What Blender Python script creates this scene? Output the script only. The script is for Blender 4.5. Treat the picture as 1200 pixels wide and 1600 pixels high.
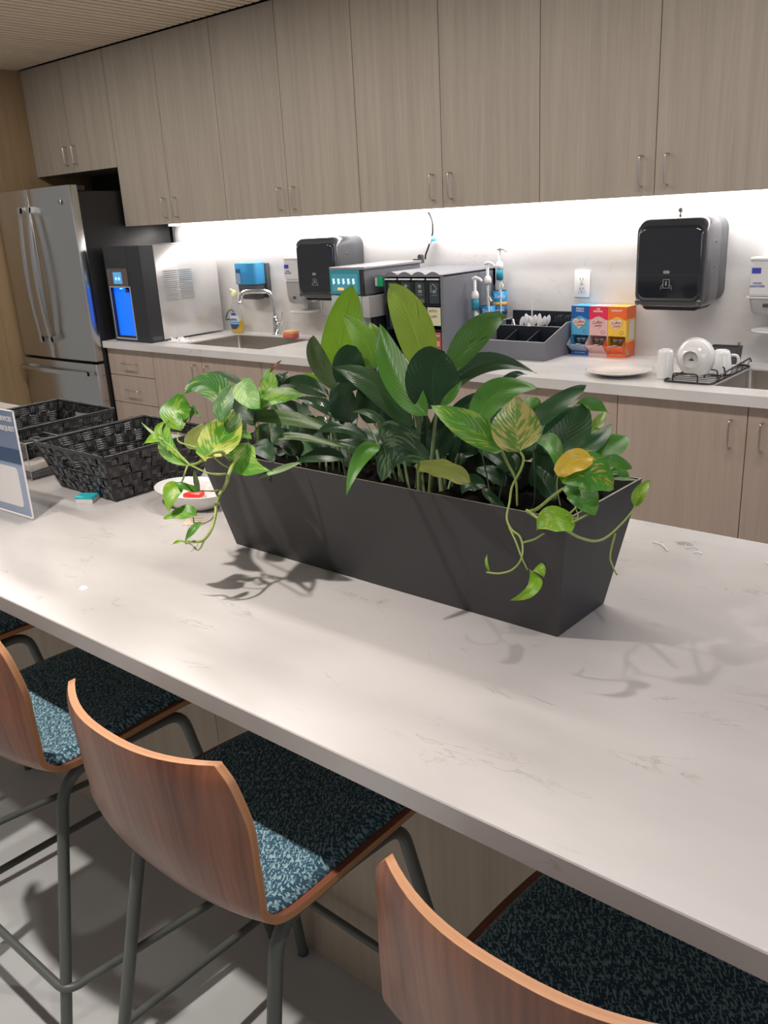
import bpy, bmesh, math, random
from mathutils import Vector, Matrix
random.seed(7)
SC=bpy.context.scene
for o in list(bpy.data.objects): bpy.data.objects.remove(o)
COL=SC.collection
PI=math.pi
# ---------------------------------------------------------------- camera
cd=bpy.data.cameras.new('camera'); cam=bpy.data.objects.new('camera',cd); COL.objects.link(cam)
CR=Vector((0.76663,0.63998,-0.05193)); CU=Vector((-0.16956,0.27980,0.94497)); CF=Vector((-0.61929,0.71564,-0.32302)); CL=Vector((1.28745,-3.46606,1.52224))
m=Matrix(((CR.x,CU.x,-CF.x,CL.x),(CR.y,CU.y,-CF.y,CL.y),(CR.z,CU.z,-CF.z,CL.z),(0,0,0,1)))
cam.matrix_world=m
cd.sensor_fit='VERTICAL'; cd.sensor_height=24.0; cd.lens=1356.87/1600*24.0
cd.clip_start=.02
SC.camera=cam
# ---------------------------------------------------------------- light and exposure
SC.view_settings.view_transform='Standard'; SC.view_settings.look='None'
SC.view_settings.gamma=1.0; SC.view_settings.use_curve_mapping=False
SC.view_settings.exposure=0.0
W=bpy.data.worlds.new('world'); SC.world=W; W.use_nodes=True
W.node_tree.nodes['Background'].inputs[0].default_value=(1.0,.96,.93,1)
W.node_tree.nodes['Background'].inputs[1].default_value=.25
def spot(x,y,power,col=(1,.93,.86),size=130,z=2.44,rad=.028,blend=.6,rot=(0,0,0)):
    l=bpy.data.lights.new('ceiling_downlight','SPOT'); l.energy=power; l.color=col; l.spot_size=math.radians(size); l.spot_blend=blend; l.shadow_soft_size=rad
    o=bpy.data.objects.new('ceiling_downlight',l); o.location=(x,y,z); o.rotation_euler=rot; COL.objects.link(o); return o
# row of downlights above the seating side of the island
spot(-.06,-3.23,138,size=100,blend=.9); spot(1.42,-3.23,42,(1,.93,.9),size=110,blend=.9); spot(-1.7,-3.23,40,size=110,blend=.9)
# broad area lights in place of aisle downlights, shaped to light the cabinets evenly
for x in (-3.1,-1.3,.5):
    l=bpy.data.lights.new('aisle_fixture','AREA'); l.shape='RECTANGLE'; l.size=1.2; l.size_y=.16; l.energy=18.5; l.color=(1,.95,.89)
    o=bpy.data.objects.new('aisle_fixture',l); o.location=(x,-1.55,2.455); COL.objects.link(o)
# added cool light, source unseen, for the bluish tint at the island's right end
al=bpy.data.lights.new('daylight','AREA'); al.shape='RECTANGLE'; al.size=1.6; al.size_y=1.2; al.energy=18; al.color=(.72,.78,1)
ao=bpy.data.objects.new('daylight',al); ao.location=(3.4,-2.6,1.9); ao.rotation_euler=(0,math.radians(72),0); COL.objects.link(ao)
# LED strip tucked under the wall cabinets
for x0,x1 in ((-3.22,-1.5),(-1.5,.4),(.4,1.3)):
    l=bpy.data.lights.new('led_light','AREA'); l.shape='RECTANGLE'; l.size=x1-x0; l.size_y=.012; l.energy=2.8*(x1-x0); l.color=(1,.97,.96)
    o=bpy.data.objects.new('led_light',l); o.location=((x0+x1)/2,-.075,1.519); o.rotation_euler=(math.radians(12),0,0); COL.objects.link(o)
# ---------------------------------------------------------------- materials
def newmat(name):
    m=bpy.data.materials.new(name); m.use_nodes=True; nt=m.node_tree
    return m,nt,nt.nodes['Principled BSDF']
def N(nt,t,**k):
    n=nt.nodes.new(t)
    for a,b in k.items(): setattr(n,a,b)
    return n
def mat(name,col,rough=.5,metal=0,spec=.5,emit=0,ecol=None,trans=0,coat=0,bump=0,bscale=200,var=0,alpha=1):
    m,nt,b=newmat(name)
    b.inputs['Base Color'].default_value=(*col,1); b.inputs['Roughness'].default_value=rough; b.inputs['Metallic'].default_value=metal
    b.inputs['Specular IOR Level'].default_value=spec
    if emit: b.inputs['Emission Color'].default_value=(*(ecol or col),1); b.inputs['Emission Strength'].default_value=emit
    if trans: b.inputs['Transmission Weight'].default_value=trans
    if coat: b.inputs['Coat Weight'].default_value=coat; b.inputs['Coat Roughness'].default_value=.05
    tc=N(nt,'ShaderNodeTexCoord'); n=N(nt,'ShaderNodeTexNoise'); n.inputs['Scale'].default_value=bscale; nt.links.new(tc.outputs['Object'],n.inputs['Vector'])
    if bump:
        bp=N(nt,'ShaderNodeBump'); bp.inputs['Strength'].default_value=bump; bp.inputs['Distance'].default_value=.001
        nt.links.new(n.outputs['Fac'],bp.inputs['Height']); nt.links.new(bp.outputs[0],b.inputs['Normal'])
    if var:
        mx=N(nt,'ShaderNodeMix',data_type='RGBA'); mx.inputs[6].default_value=(*[c*(1-var) for c in col],1); mx.inputs[7].default_value=(*[min(1,c*(1+var)) for c in col],1)
        nt.links.new(n.outputs['Fac'],mx.inputs[0]); nt.links.new(mx.outputs[2],b.inputs['Base Color'])
    else:
        # a trace of unevenness in the gloss
        mr=N(nt,'ShaderNodeMapRange'); mr.inputs[3].default_value=max(0,rough-.03); mr.inputs[4].default_value=min(1,rough+.03)
        nt.links.new(n.outputs['Fac'],mr.inputs[0]); nt.links.new(mr.outputs[0],b.inputs['Roughness'])
    return m
def wood(name,c0,c1,scale,rough=.45,coord='Position',stretch=(1,1,.03),fine=.5,coat=0):
    m,nt,b=newmat(name)
    if coord=='Position': src=N(nt,'ShaderNodeNewGeometry').outputs['Position']
    else: src=N(nt,'ShaderNodeTexCoord').outputs[coord]
    mp=N(nt,'ShaderNodeMapping'); mp.inputs['Scale'].default_value=stretch; nt.links.new(src,mp.inputs[0])
    a=N(nt,'ShaderNodeTexNoise'); a.inputs['Scale'].default_value=scale; a.inputs['Detail'].default_value=5; a.inputs['Roughness'].default_value=.6; a.inputs['Distortion'].default_value=.15
    c=N(nt,'ShaderNodeTexNoise'); c.inputs['Scale'].default_value=scale*6; c.inputs['Detail'].default_value=3
    nt.links.new(mp.outputs[0],a.inputs[0]); nt.links.new(mp.outputs[0],c.inputs[0])
    mx=N(nt,'ShaderNodeMix',data_type='FLOAT'); mx.inputs[0].default_value=fine*.6
    nt.links.new(a.outputs['Fac'],mx.inputs[2]); nt.links.new(c.outputs['Fac'],mx.inputs[3])
    r=N(nt,'ShaderNodeValToRGB'); r.color_ramp.elements[0].position=.34; r.color_ramp.elements[1].position=.66
    r.color_ramp.elements[0].color=(*c0,1); r.color_ramp.elements[1].color=(*c1,1)
    nt.links.new(mx.outputs[0],r.inputs[0]); nt.links.new(r.outputs[0],b.inputs['Base Color'])
    b.inputs['Roughness'].default_value=rough
    if coat: b.inputs['Coat Weight'].default_value=coat; b.inputs['Coat Roughness'].default_value=.2
    bp=N(nt,'ShaderNodeBump'); bp.inputs['Strength'].default_value=.15; bp.inputs['Distance'].default_value=.0006
    nt.links.new(c.outputs['Fac'],bp.inputs['Height']); nt.links.new(bp.outputs[0],b.inputs['Normal'])
    return m
def marble(name,base,vein,rough):
    m,nt,b=newmat(name); g=N(nt,'ShaderNodeNewGeometry').outputs['Position']
    mp=N(nt,'ShaderNodeMapping'); mp.inputs['Scale'].default_value=(1,2.2,2.2); mp.inputs['Rotation'].default_value=(0,0,-.35); nt.links.new(g,mp.inputs[0])
    a=N(nt,'ShaderNodeTexNoise'); a.inputs['Scale'].default_value=4.5; a.inputs['Detail'].default_value=9; a.inputs['Roughness'].default_value=.62; a.inputs['Distortion'].default_value=1.1
    nt.links.new(mp.outputs[0],a.inputs[0])
    # thin veins where the noise crosses its middle, broken up by a second noise
    s=N(nt,'ShaderNodeMath',operation='SUBTRACT'); s.inputs[1].default_value=.5; nt.links.new(a.outputs['Fac'],s.inputs[0])
    ab=N(nt,'ShaderNodeMath',operation='ABSOLUTE'); nt.links.new(s.outputs[0],ab.inputs[0])
    mr=N(nt,'ShaderNodeMapRange'); mr.inputs[1].default_value=0; mr.inputs[2].default_value=.014; mr.inputs[3].default_value=1; mr.inputs[4].default_value=0
    nt.links.new(ab.outputs[0],mr.inputs[0])
    k=N(nt,'ShaderNodeTexNoise'); k.inputs['Scale'].default_value=7; k.inputs['Detail'].default_value=3; nt.links.new(mp.outputs[0],k.inputs[0])
    kr=N(nt,'ShaderNodeMapRange'); kr.inputs[1].default_value=.56; kr.inputs[2].default_value=.68; nt.links.new(k.outputs['Fac'],kr.inputs[0])
    mu=N(nt,'ShaderNodeMath',operation='MULTIPLY'); nt.links.new(mr.outputs[0],mu.inputs[0]); nt.links.new(kr.outputs[0],mu.inputs[1])
    mu2=N(nt,'ShaderNodeMath',operation='MULTIPLY'); mu2.inputs[1].default_value=.6; nt.links.new(mu.outputs[0],mu2.inputs[0])
    cl=N(nt,'ShaderNodeTexNoise'); cl.inputs['Scale'].default_value=2.2; cl.inputs['Detail'].default_value=5; nt.links.new(mp.outputs[0],cl.inputs[0])
    r=N(nt,'ShaderNodeValToRGB'); r.color_ramp.elements[0].position=.35; r.color_ramp.elements[1].position=.6
    r.color_ramp.elements[0].color=(*[c*.86 for c in base],1); r.color_ramp.elements[1].color=(*base,1); nt.links.new(cl.outputs['Fac'],r.inputs[0])
    mx=N(nt,'ShaderNodeMix',data_type='RGBA'); mx.inputs[7].default_value=(*vein,1)
    nt.links.new(mu2.outputs[0],mx.inputs[0]); nt.links.new(r.outputs[0],mx.inputs[6]); nt.links.new(mx.outputs[2],b.inputs['Base Color'])
    b.inputs['Roughness'].default_value=rough
    return m
def tweed(name,base,fl1,fl2):
    m,nt,b=newmat(name); tc=N(nt,'ShaderNodeTexCoord').outputs['UV']
    last=None
    cur=base
    prev=N(nt,'ShaderNodeRGB'); prev.outputs[0].default_value=(*base,1); out=prev.outputs[0]
    for rot,sx,sy,th,col in ((.9,95,300,.635,fl1),(-.67,120,330,.67,fl2),(.9,190,420,.66,fl1)):
        mp=N(nt,'ShaderNodeMapping'); mp.inputs['Rotation'].default_value=(0,0,rot); nt.links.new(tc,mp.inputs[0])
        mp2=N(nt,'ShaderNodeMapping'); mp2.inputs['Scale'].default_value=(sx,sy,1); nt.links.new(mp.outputs[0],mp2.inputs[0])
        n=N(nt,'ShaderNodeTexNoise',noise_dimensions='2D'); n.inputs['Scale'].default_value=1; n.inputs['Detail'].default_value=0; nt.links.new(mp2.outputs[0],n.inputs[0])
        mr=N(nt,'ShaderNodeMapRange'); mr.inputs[1].default_value=th; mr.inputs[2].default_value=th+.03; nt.links.new(n.outputs['Fac'],mr.inputs[0])
        mx=N(nt,'ShaderNodeMix',data_type='RGBA'); mx.inputs[7].default_value=(*col,1); nt.links.new(mr.outputs[0],mx.inputs[0]); nt.links.new(out,mx.inputs[6]); out=mx.outputs[2]; last=mr
    nt.links.new(out,b.inputs['Base Color']); b.inputs['Roughness'].default_value=.9; b.inputs['Sheen Weight'].default_value=.2
    bp=N(nt,'ShaderNodeBump'); bp.inputs['Strength'].default_value=.5; bp.inputs['Distance'].default_value=.001; nt.links.new(last.outputs[0],bp.inputs['Height']); nt.links.new(bp.outputs[0],b.inputs['Normal'])
    return m
def leafmat(name,c0,c1,amt,c2=None,edge=None,rough=.38,trl=.18,vein=None):
    """c0 ground colour, c1 streak colour, amt share of streaks; streaks run from the midrib outwards towards the tip"""
    m,nt,b=newmat(name)
    uv=N(nt,'ShaderNodeTexCoord').outputs['UV']; sp=N(nt,'ShaderNodeSeparateXYZ'); nt.links.new(uv,sp.inputs[0])
    def M(op,a,bb=None,c=None):
        n=N(nt,'ShaderNodeMath',operation=op)
        for i,x in enumerate((a,bb,c)):
            if x is None: continue
            if isinstance(x,(int,float)): n.inputs[i].default_value=x
            else: nt.links.new(x,n.inputs[i])
        return n.outputs[0]
    au=M('ABSOLUTE',M('SUBTRACT',sp.outputs[0],.5))
    oi=N(nt,'ShaderNodeObjectInfo'); rnd=M('MULTIPLY',oi.outputs['Random'],37.)
    sgn=M('MULTIPLY',M('SIGN',M('SUBTRACT',sp.outputs[0],.5)),4.)
    cb=N(nt,'ShaderNodeCombineXYZ'); nt.links.new(M('ADD',M('MULTIPLY',au,3.2),sgn),cb.inputs[0]); nt.links.new(M('MULTIPLY',M('SUBTRACT',sp.outputs[1],M('MULTIPLY',au,.8)),13.),cb.inputs[1]); nt.links.new(rnd,cb.inputs[2])
    n=N(nt,'ShaderNodeTexNoise'); n.inputs['Scale'].default_value=1; n.inputs['Detail'].default_value=3; n.inputs['Roughness'].default_value=.65; nt.links.new(cb.outputs[0],n.inputs[0])
    cb2=N(nt,'ShaderNodeCombineXYZ'); nt.links.new(M('MULTIPLY',sp.outputs[0],2.4),cb2.inputs[0]); nt.links.new(M('MULTIPLY',sp.outputs[1],2.6),cb2.inputs[1]); nt.links.new(rnd,cb2.inputs[2])
    n2=N(nt,'ShaderNodeTexNoise'); n2.inputs['Scale'].default_value=1; n2.inputs['Detail'].default_value=2; nt.links.new(cb2.outputs[0],n2.inputs[0])
    f=M('ADD',M('MULTIPLY',n.outputs['Fac'],.6),M('MULTIPLY',n2.outputs['Fac'],.4))
    th=.72-.36*amt
    mr=N(nt,'ShaderNodeMapRange'); mr.inputs[1].default_value=th; mr.inputs[2].default_value=th+.05; nt.links.new(f,mr.inputs[0])
    base=N(nt,'ShaderNodeMix',data_type='RGBA'); base.inputs[6].default_value=(*c0,1); base.inputs[7].default_value=(*[min(1,x*1.5) for x in c0],1); nt.links.new(n2.outputs['Fac'],base.inputs[0])
    mx=N(nt,'ShaderNodeMix',data_type='RGBA'); mx.inputs[7].default_value=(*c1,1); nt.links.new(mr.outputs[0],mx.inputs[0]); nt.links.new(base.outputs[2],mx.inputs[6])
    out=mx.outputs[2]
    vm=N(nt,'ShaderNodeMapRange'); vm.inputs[1].default_value=.006; vm.inputs[2].default_value=.016; vm.inputs[3].default_value=.55; vm.inputs[4].default_value=0; nt.links.new(au,vm.inputs[0])
    v=N(nt,'ShaderNodeMix',data_type='RGBA'); v.inputs[7].default_value=(*(vein or [min(1,x*1.9+.01) for x in c0]),1); nt.links.new(vm.outputs[0],v.inputs[0]); nt.links.new(out,v.inputs[6]); out=v.outputs[2]
    nt.links.new(out,b.inputs['Base Color']); b.inputs['Roughness'].default_value=rough
    # side veins as relief
    wv=N(nt,'ShaderNodeMath',operation='SINE'); nt.links.new(M('MULTIPLY',M('SUBTRACT',sp.outputs[1],M('MULTIPLY',au,.8)),75.),wv.inputs[0])
    bp=N(nt,'ShaderNodeBump'); bp.inputs['Strength'].default_value=.12; bp.inputs['Distance'].default_value=.001; nt.links.new(wv.outputs[0],bp.inputs['Height']); nt.links.new(bp.outputs[0],b.inputs['Normal'])
    t=N(nt,'ShaderNodeBsdfTranslucent'); nt.links.new(out,t.inputs[0]); ms=N(nt,'ShaderNodeMixShader'); ms.inputs[0].default_value=trl
    nt.links.new(b.outputs[0],ms.inputs[1]); nt.links.new(t.outputs[0],ms.inputs[2]); nt.links.new(ms.outputs[0],nt.nodes['Material Output'].inputs[0])
    return m
def glass(name,col=(1,1,1),rough=.03,mixf=.0,gray=None):
    """thin clear plastic: see-through with a share of gloss; gray adds a little body colour"""
    m,nt,b=newmat(name); g=N(nt,'ShaderNodeBsdfGlossy'); g.inputs['Roughness'].default_value=rough
    t=N(nt,'ShaderNodeBsdfTransparent'); t.inputs[0].default_value=(*col,1)
    lw=N(nt,'ShaderNodeLayerWeight'); lw.inputs[0].default_value=.5
    pw=N(nt,'ShaderNodeMath',operation='POWER'); pw.inputs[1].default_value=4; nt.links.new(lw.outputs['Facing'],pw.inputs[0])
    fr=N(nt,'ShaderNodeMath',operation='MULTIPLY_ADD'); fr.inputs[1].default_value=.5; fr.inputs[2].default_value=.035; nt.links.new(pw.outputs[0],fr.inputs[0])
    ms=N(nt,'ShaderNodeMixShader'); nt.links.new(fr.outputs[0],ms.inputs[0]); nt.links.new(t.outputs[0],ms.inputs[1]); nt.links.new(g.outputs[0],ms.inputs[2]); out=ms.outputs[0]
    if gray:
        b.inputs['Base Color'].default_value=(*gray,1); m2=N(nt,'ShaderNodeMixShader'); m2.inputs[0].default_value=mixf; nt.links.new(out,m2.inputs[1]); nt.links.new(b.outputs[0],m2.inputs[2]); out=m2.outputs[0]
    nt.links.new(out,nt.nodes['Material Output'].inputs[0])
    return m
M={}
M['lam']=wood('oak_laminate',(.33,.285,.235),(.42,.365,.305),34,rough=.5)
M['lamb']=wood('oak_laminate_base',(.44,.345,.285),(.53,.425,.36),34,rough=.42)
M['lami']=wood('oak_laminate_island',(.42,.34,.26),(.52,.435,.34),30,rough=.5)
M['gold']=wood('golden_oak_panel',(.25,.165,.085),(.34,.235,.13),26,rough=.45)
M['ceil']=wood('ceiling_oak',(.68,.55,.42),(.78,.65,.50),20,stretch=(1,.03,1),rough=.6)
M['ceilback']=mat('ceiling_black_felt',(.05,.042,.035),.9)
M['marble']=marble('marble_quartz',(.545,.515,.505),(.27,.245,.22),.24)
M['marblec']=marble('marble_worktop',(.76,.735,.72),(.36,.33,.30),.24)  # paler copy of the island marble; the LED glow is in its colour
M['marblew']=marble('marble_backsplash',(.72,.695,.68),(.40,.37,.35),.3)
M['floor']=mat('polished_concrete',(.55,.565,.565),.5,var=.10,bscale=9)
M['steel']=mat('brushed_steel',(.60,.60,.59),.24,metal=1)
M['steeld']=mat('sink_steel',(.42,.38,.34),.34,metal=.85,bump=.1,bscale=500)
M['chrome']=mat('chrome',(.82,.82,.82),.07,metal=1)
M['nickel']=mat('satin_nickel',(.62,.58,.52),.3,metal=1)
M['black']=mat('black_gloss_steel',(.010,.010,.011),.36,spec=.5)
M['blackm']=mat('black_matte',(.02,.02,.022),.6)
M['blackp']=mat('black_plastic',(.028,.029,.033),.42,bump=.15,bscale=900)
M['smoke']=mat('smoked_cover',(.016,.018,.024),.06,coat=.6)
M['frame']=mat('grey_chrome_frame',(.12,.12,.13),.16,metal=.5)
M['dgrey']=mat('dark_grey_plastic',(.075,.078,.085),.45)
M['rack']=mat('charcoal_rack',(.17,.175,.20),.4,bump=.1,bscale=800)
M['rackin']=mat('rack_inside',(.012,.015,.022),.4)
M['lgrey']=mat('light_grey_plastic',(.42,.41,.41),.4)
M['white']=mat('white_plastic',(.80,.79,.79),.35)
M['ceram']=mat('white_ceramic',(.82,.81,.80),.12,coat=.4)
M['planter']=mat('charcoal_powdercoat',(.036,.036,.039),.5,bump=.5,bscale=1500)
M['soil']=mat('dark_soil',(.008,.007,.006),.95,spec=0,bump=1,bscale=150,var=.5)
M['leg']=mat('grey_green_powdercoat',(.105,.115,.105),.38,bump=.08,bscale=1200)
M['shell']=wood('walnut_veneer',(.10,.028,.014),(.36,.130,.062),20,rough=.34,coord='UV',stretch=(1,.05,1),fine=.45,coat=.2)
M['edge']=wood('ply_edge',(.42,.19,.085),(.56,.28,.13),40,rough=.4,coord='UV',stretch=(1,.05,1))
M['tweed']=tweed('blue_tweed',(.022,.075,.12),(.30,.46,.50),(.14,.28,.34))
M['basket']=mat('black_cord',(.016,.016,.018),.3,spec=.6,bump=.3,bscale=700)
M['cord']=mat('basket_rib_light',(.13,.13,.135),.35)  # pale grey that paints the sheen on the cord ribs
M['glass']=glass('clear_acrylic')
M['glassb']=glass('clear_bottle',(.93,.95,.95),mixf=.05,gray=(.75,.78,.8))
M['bluecart']=glass('blue_soap_cartridge',(.25,.75,.95),mixf=.5,gray=(.10,.50,.80))
M['bluel']=mat('blue_soap',(.02,.40,.72),.2)
M['yellow']=mat('yellow_soap',(.85,.55,.01),.15,emit=0)
M['teal']=mat('screen_teal',(.02,.12,.15),.1,emit=.35,ecol=(.05,.30,.36))
M['scrl']=mat('screen_light',(.5,.8,.9),.3,emit=.8,ecol=(.5,.85,.95))
M['orangeb']=mat('screen_orange',(.9,.4,.1),.3,emit=.8,ecol=(.95,.45,.12))
M['niche']=mat('niche_white',(.7,.75,.8),.4)
M['nicheg']=mat('blue_lit_panel',(.01,.12,.8),.3,emit=1.0,ecol=(.004,.13,.95))
M['ledb']=mat('blue_led',(.1,.6,1),.3,emit=6,ecol=(.1,.6,1))
M['panelg']=mat('glossy_taupe',(.12,.09,.09),.08)
M['mint']=mat('pale_grey_body',(.42,.50,.47),.3)
M['red']=mat('red_pink_print',(.80,.03,.09),.4); M['bluep']=mat('blue_print',(.015,.12,.42),.4); M['bluelt']=mat('light_blue_print',(.10,.42,.68),.4)
M['pinkp']=mat('pale_pink_print',(.78,.50,.46),.4); M['orangep']=mat('orange_print',(.90,.16,.035),.4); M['yellowp']=mat('yellow_print',(.88,.55,.08),.4)
M['creamp']=mat('cream_print',(.82,.60,.50),.4); M['maroon']=mat('maroon_print',(.30,.03,.04),.4)
M['tlabel']=mat('syrup_label',(.01,.25,.55),.35); M['tband']=mat('syrup_sleeve',(.015,.24,.36),.35); M['amber']=mat('amber_band',(.85,.42,.04),.4); M['darkblue']=mat('dark_blue_print',(.01,.12,.32),.4)
M['purell']=mat('logo_blue',(.06,.08,.50),.4); M['paper']=mat('paper',(.74,.72,.66),.7); M['kraft']=mat('kraft_print',(.60,.50,.38),.7)
M['sponge']=mat('sponge_yellow',(.9,.55,.25),.9,bump=1,bscale=400); M['scoth']=mat('sponge_pink',(.9,.16,.15),.7)
M['green']=mat('green_packet',(.01,.33,.14),.4); M['note']=mat('sticky_note',(.62,.60,.40),.7); M['ink']=mat('ink',(.02,.02,.03),.7)
M['pinkpack']=mat('pink_packet',(.72,.28,.22),.4); M['podw']=mat('packet_white',(.60,.55,.50),.45); M['brownpack']=mat('brown_pink_packet',(.35,.10,.08),.4); M['dpack']=mat('dark_green_packet',(.025,.045,.045),.35); M['dpack2']=mat('dark_blue_packet',(.02,.04,.06),.35); M['silver']=mat('silver_print',(.30,.31,.30),.45)
M['signb']=mat('sign_blue',(.17,.23,.36),.5); M['signl']=mat('sign_light_blue',(.32,.41,.58),.5); M['signd']=mat('sign_dark_blue',(.03,.07,.17),.5)
M['aqua']=mat('aqua_pad',(.03,.50,.58),.5); M['cloth']=mat('white_cloth',(.85,.84,.84),.95,bump=.6,bscale=300)
M['redc']=mat('red_plastic',(.75,.03,.02),.3); M['vinem']=mat('vine_stem',(.30,.38,.09),.45,var=.25,bscale=60); M['vinebm']=mat('vine_petiole',(.20,.20,.07),.5); M['stemm']=mat('pale_stem',(.16,.22,.09),.5,var=.3,bscale=60); M['dstemm']=mat('dark_stem',(.035,.07,.03),.5)
M['rubber']=mat('black_hose',(.02,.02,.02),.4); M['grat']=mat('white_crumb',(.9,.9,.9),.3)
LM={}
LM['dark']=leafmat('leaf_dark',(.014,.045,.016),(.025,.07,.022),.25,rough=.33)
LM['dark2']=leafmat('leaf_deep',(.020,.075,.020),(.04,.12,.028),.3)
LM['mid']=leafmat('leaf_mid',(.060,.190,.020),(.11,.27,.03),.35,trl=.25)
LM['mid2']=leafmat('leaf_mid_shaded',(.062,.165,.022),(.035,.11,.02),.4,trl=.25)  # mid green with darker streaks
LM['mid3']=leafmat('leaf_olive_green',(.028,.072,.022),(.04,.10,.026),.3)
LM['lime']=leafmat('leaf_lime',(.17,.33,.020),(.20,.37,.03),.4,rough=.42,trl=.35,vein=(.10,.24,.02))
LM['lime2']=leafmat('leaf_lime_green',(.12,.26,.018),(.10,.22,.018),.3,rough=.42,trl=.3)
LM['lime3']=leafmat('leaf_lime_pale',(.24,.37,.045),(.22,.34,.05),.4,rough=.42,trl=.35)
LM['grey']=leafmat('leaf_grey_green',(.10,.15,.06),(.05,.09,.03),.4)
LM['agl']=leafmat('leaf_silver_pattern',(.025,.065,.024),(.17,.25,.12),.55)
LM['gloss']=leafmat('leaf_gloss',(.02,.05,.025),(.07,.10,.06),.35,rough=.2)
LM['olive']=leafmat('leaf_olive',(.16,.19,.045),(.26,.28,.07),.45,trl=.25)
LM['olive2']=leafmat('leaf_olive_dark',(.055,.105,.028),(.08,.13,.035),.4)
LM['pale']=leafmat('leaf_pale',(.22,.32,.14),(.30,.38,.20),.5)
LM['cream']=leafmat('leaf_cream',(.55,.50,.40),(.6,.55,.45),.5)
LM['brown']=leafmat('leaf_brown_tip',(.16,.06,.025),(.2,.10,.04),.5)
LM['var']=leafmat('leaf_variegated',(.065,.22,.018),(.26,.42,.05),.62,trl=.25)
LM['vardark']=leafmat('leaf_variegated_dark',(.028,.12,.018),(.26,.38,.07),.52,trl=.2)
LM['vary']=leafmat('leaf_variegated_yellow',(.075,.23,.02),(.46,.50,.07),.72,trl=.25)
LM['vary2']=leafmat('leaf_green_yellow_patch',(.055,.21,.02),(.58,.45,.05),.46,trl=.25)
LM['varl']=leafmat('leaf_variegated_light',(.16,.28,.03),(.42,.45,.15),.5,trl=.25)
LM['cream2']=leafmat('leaf_cream_green',(.07,.17,.02),(.40,.34,.10),.66,trl=.2,vein=(.34,.36,.10))
LM['limev']=leafmat('leaf_lime_variegated',(.16,.33,.02),(.48,.52,.05),.5,trl=.3)
LM['yel']=leafmat('leaf_yellow',(.62,.42,.04),(.60,.45,.06),.4,trl=.3)
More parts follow.
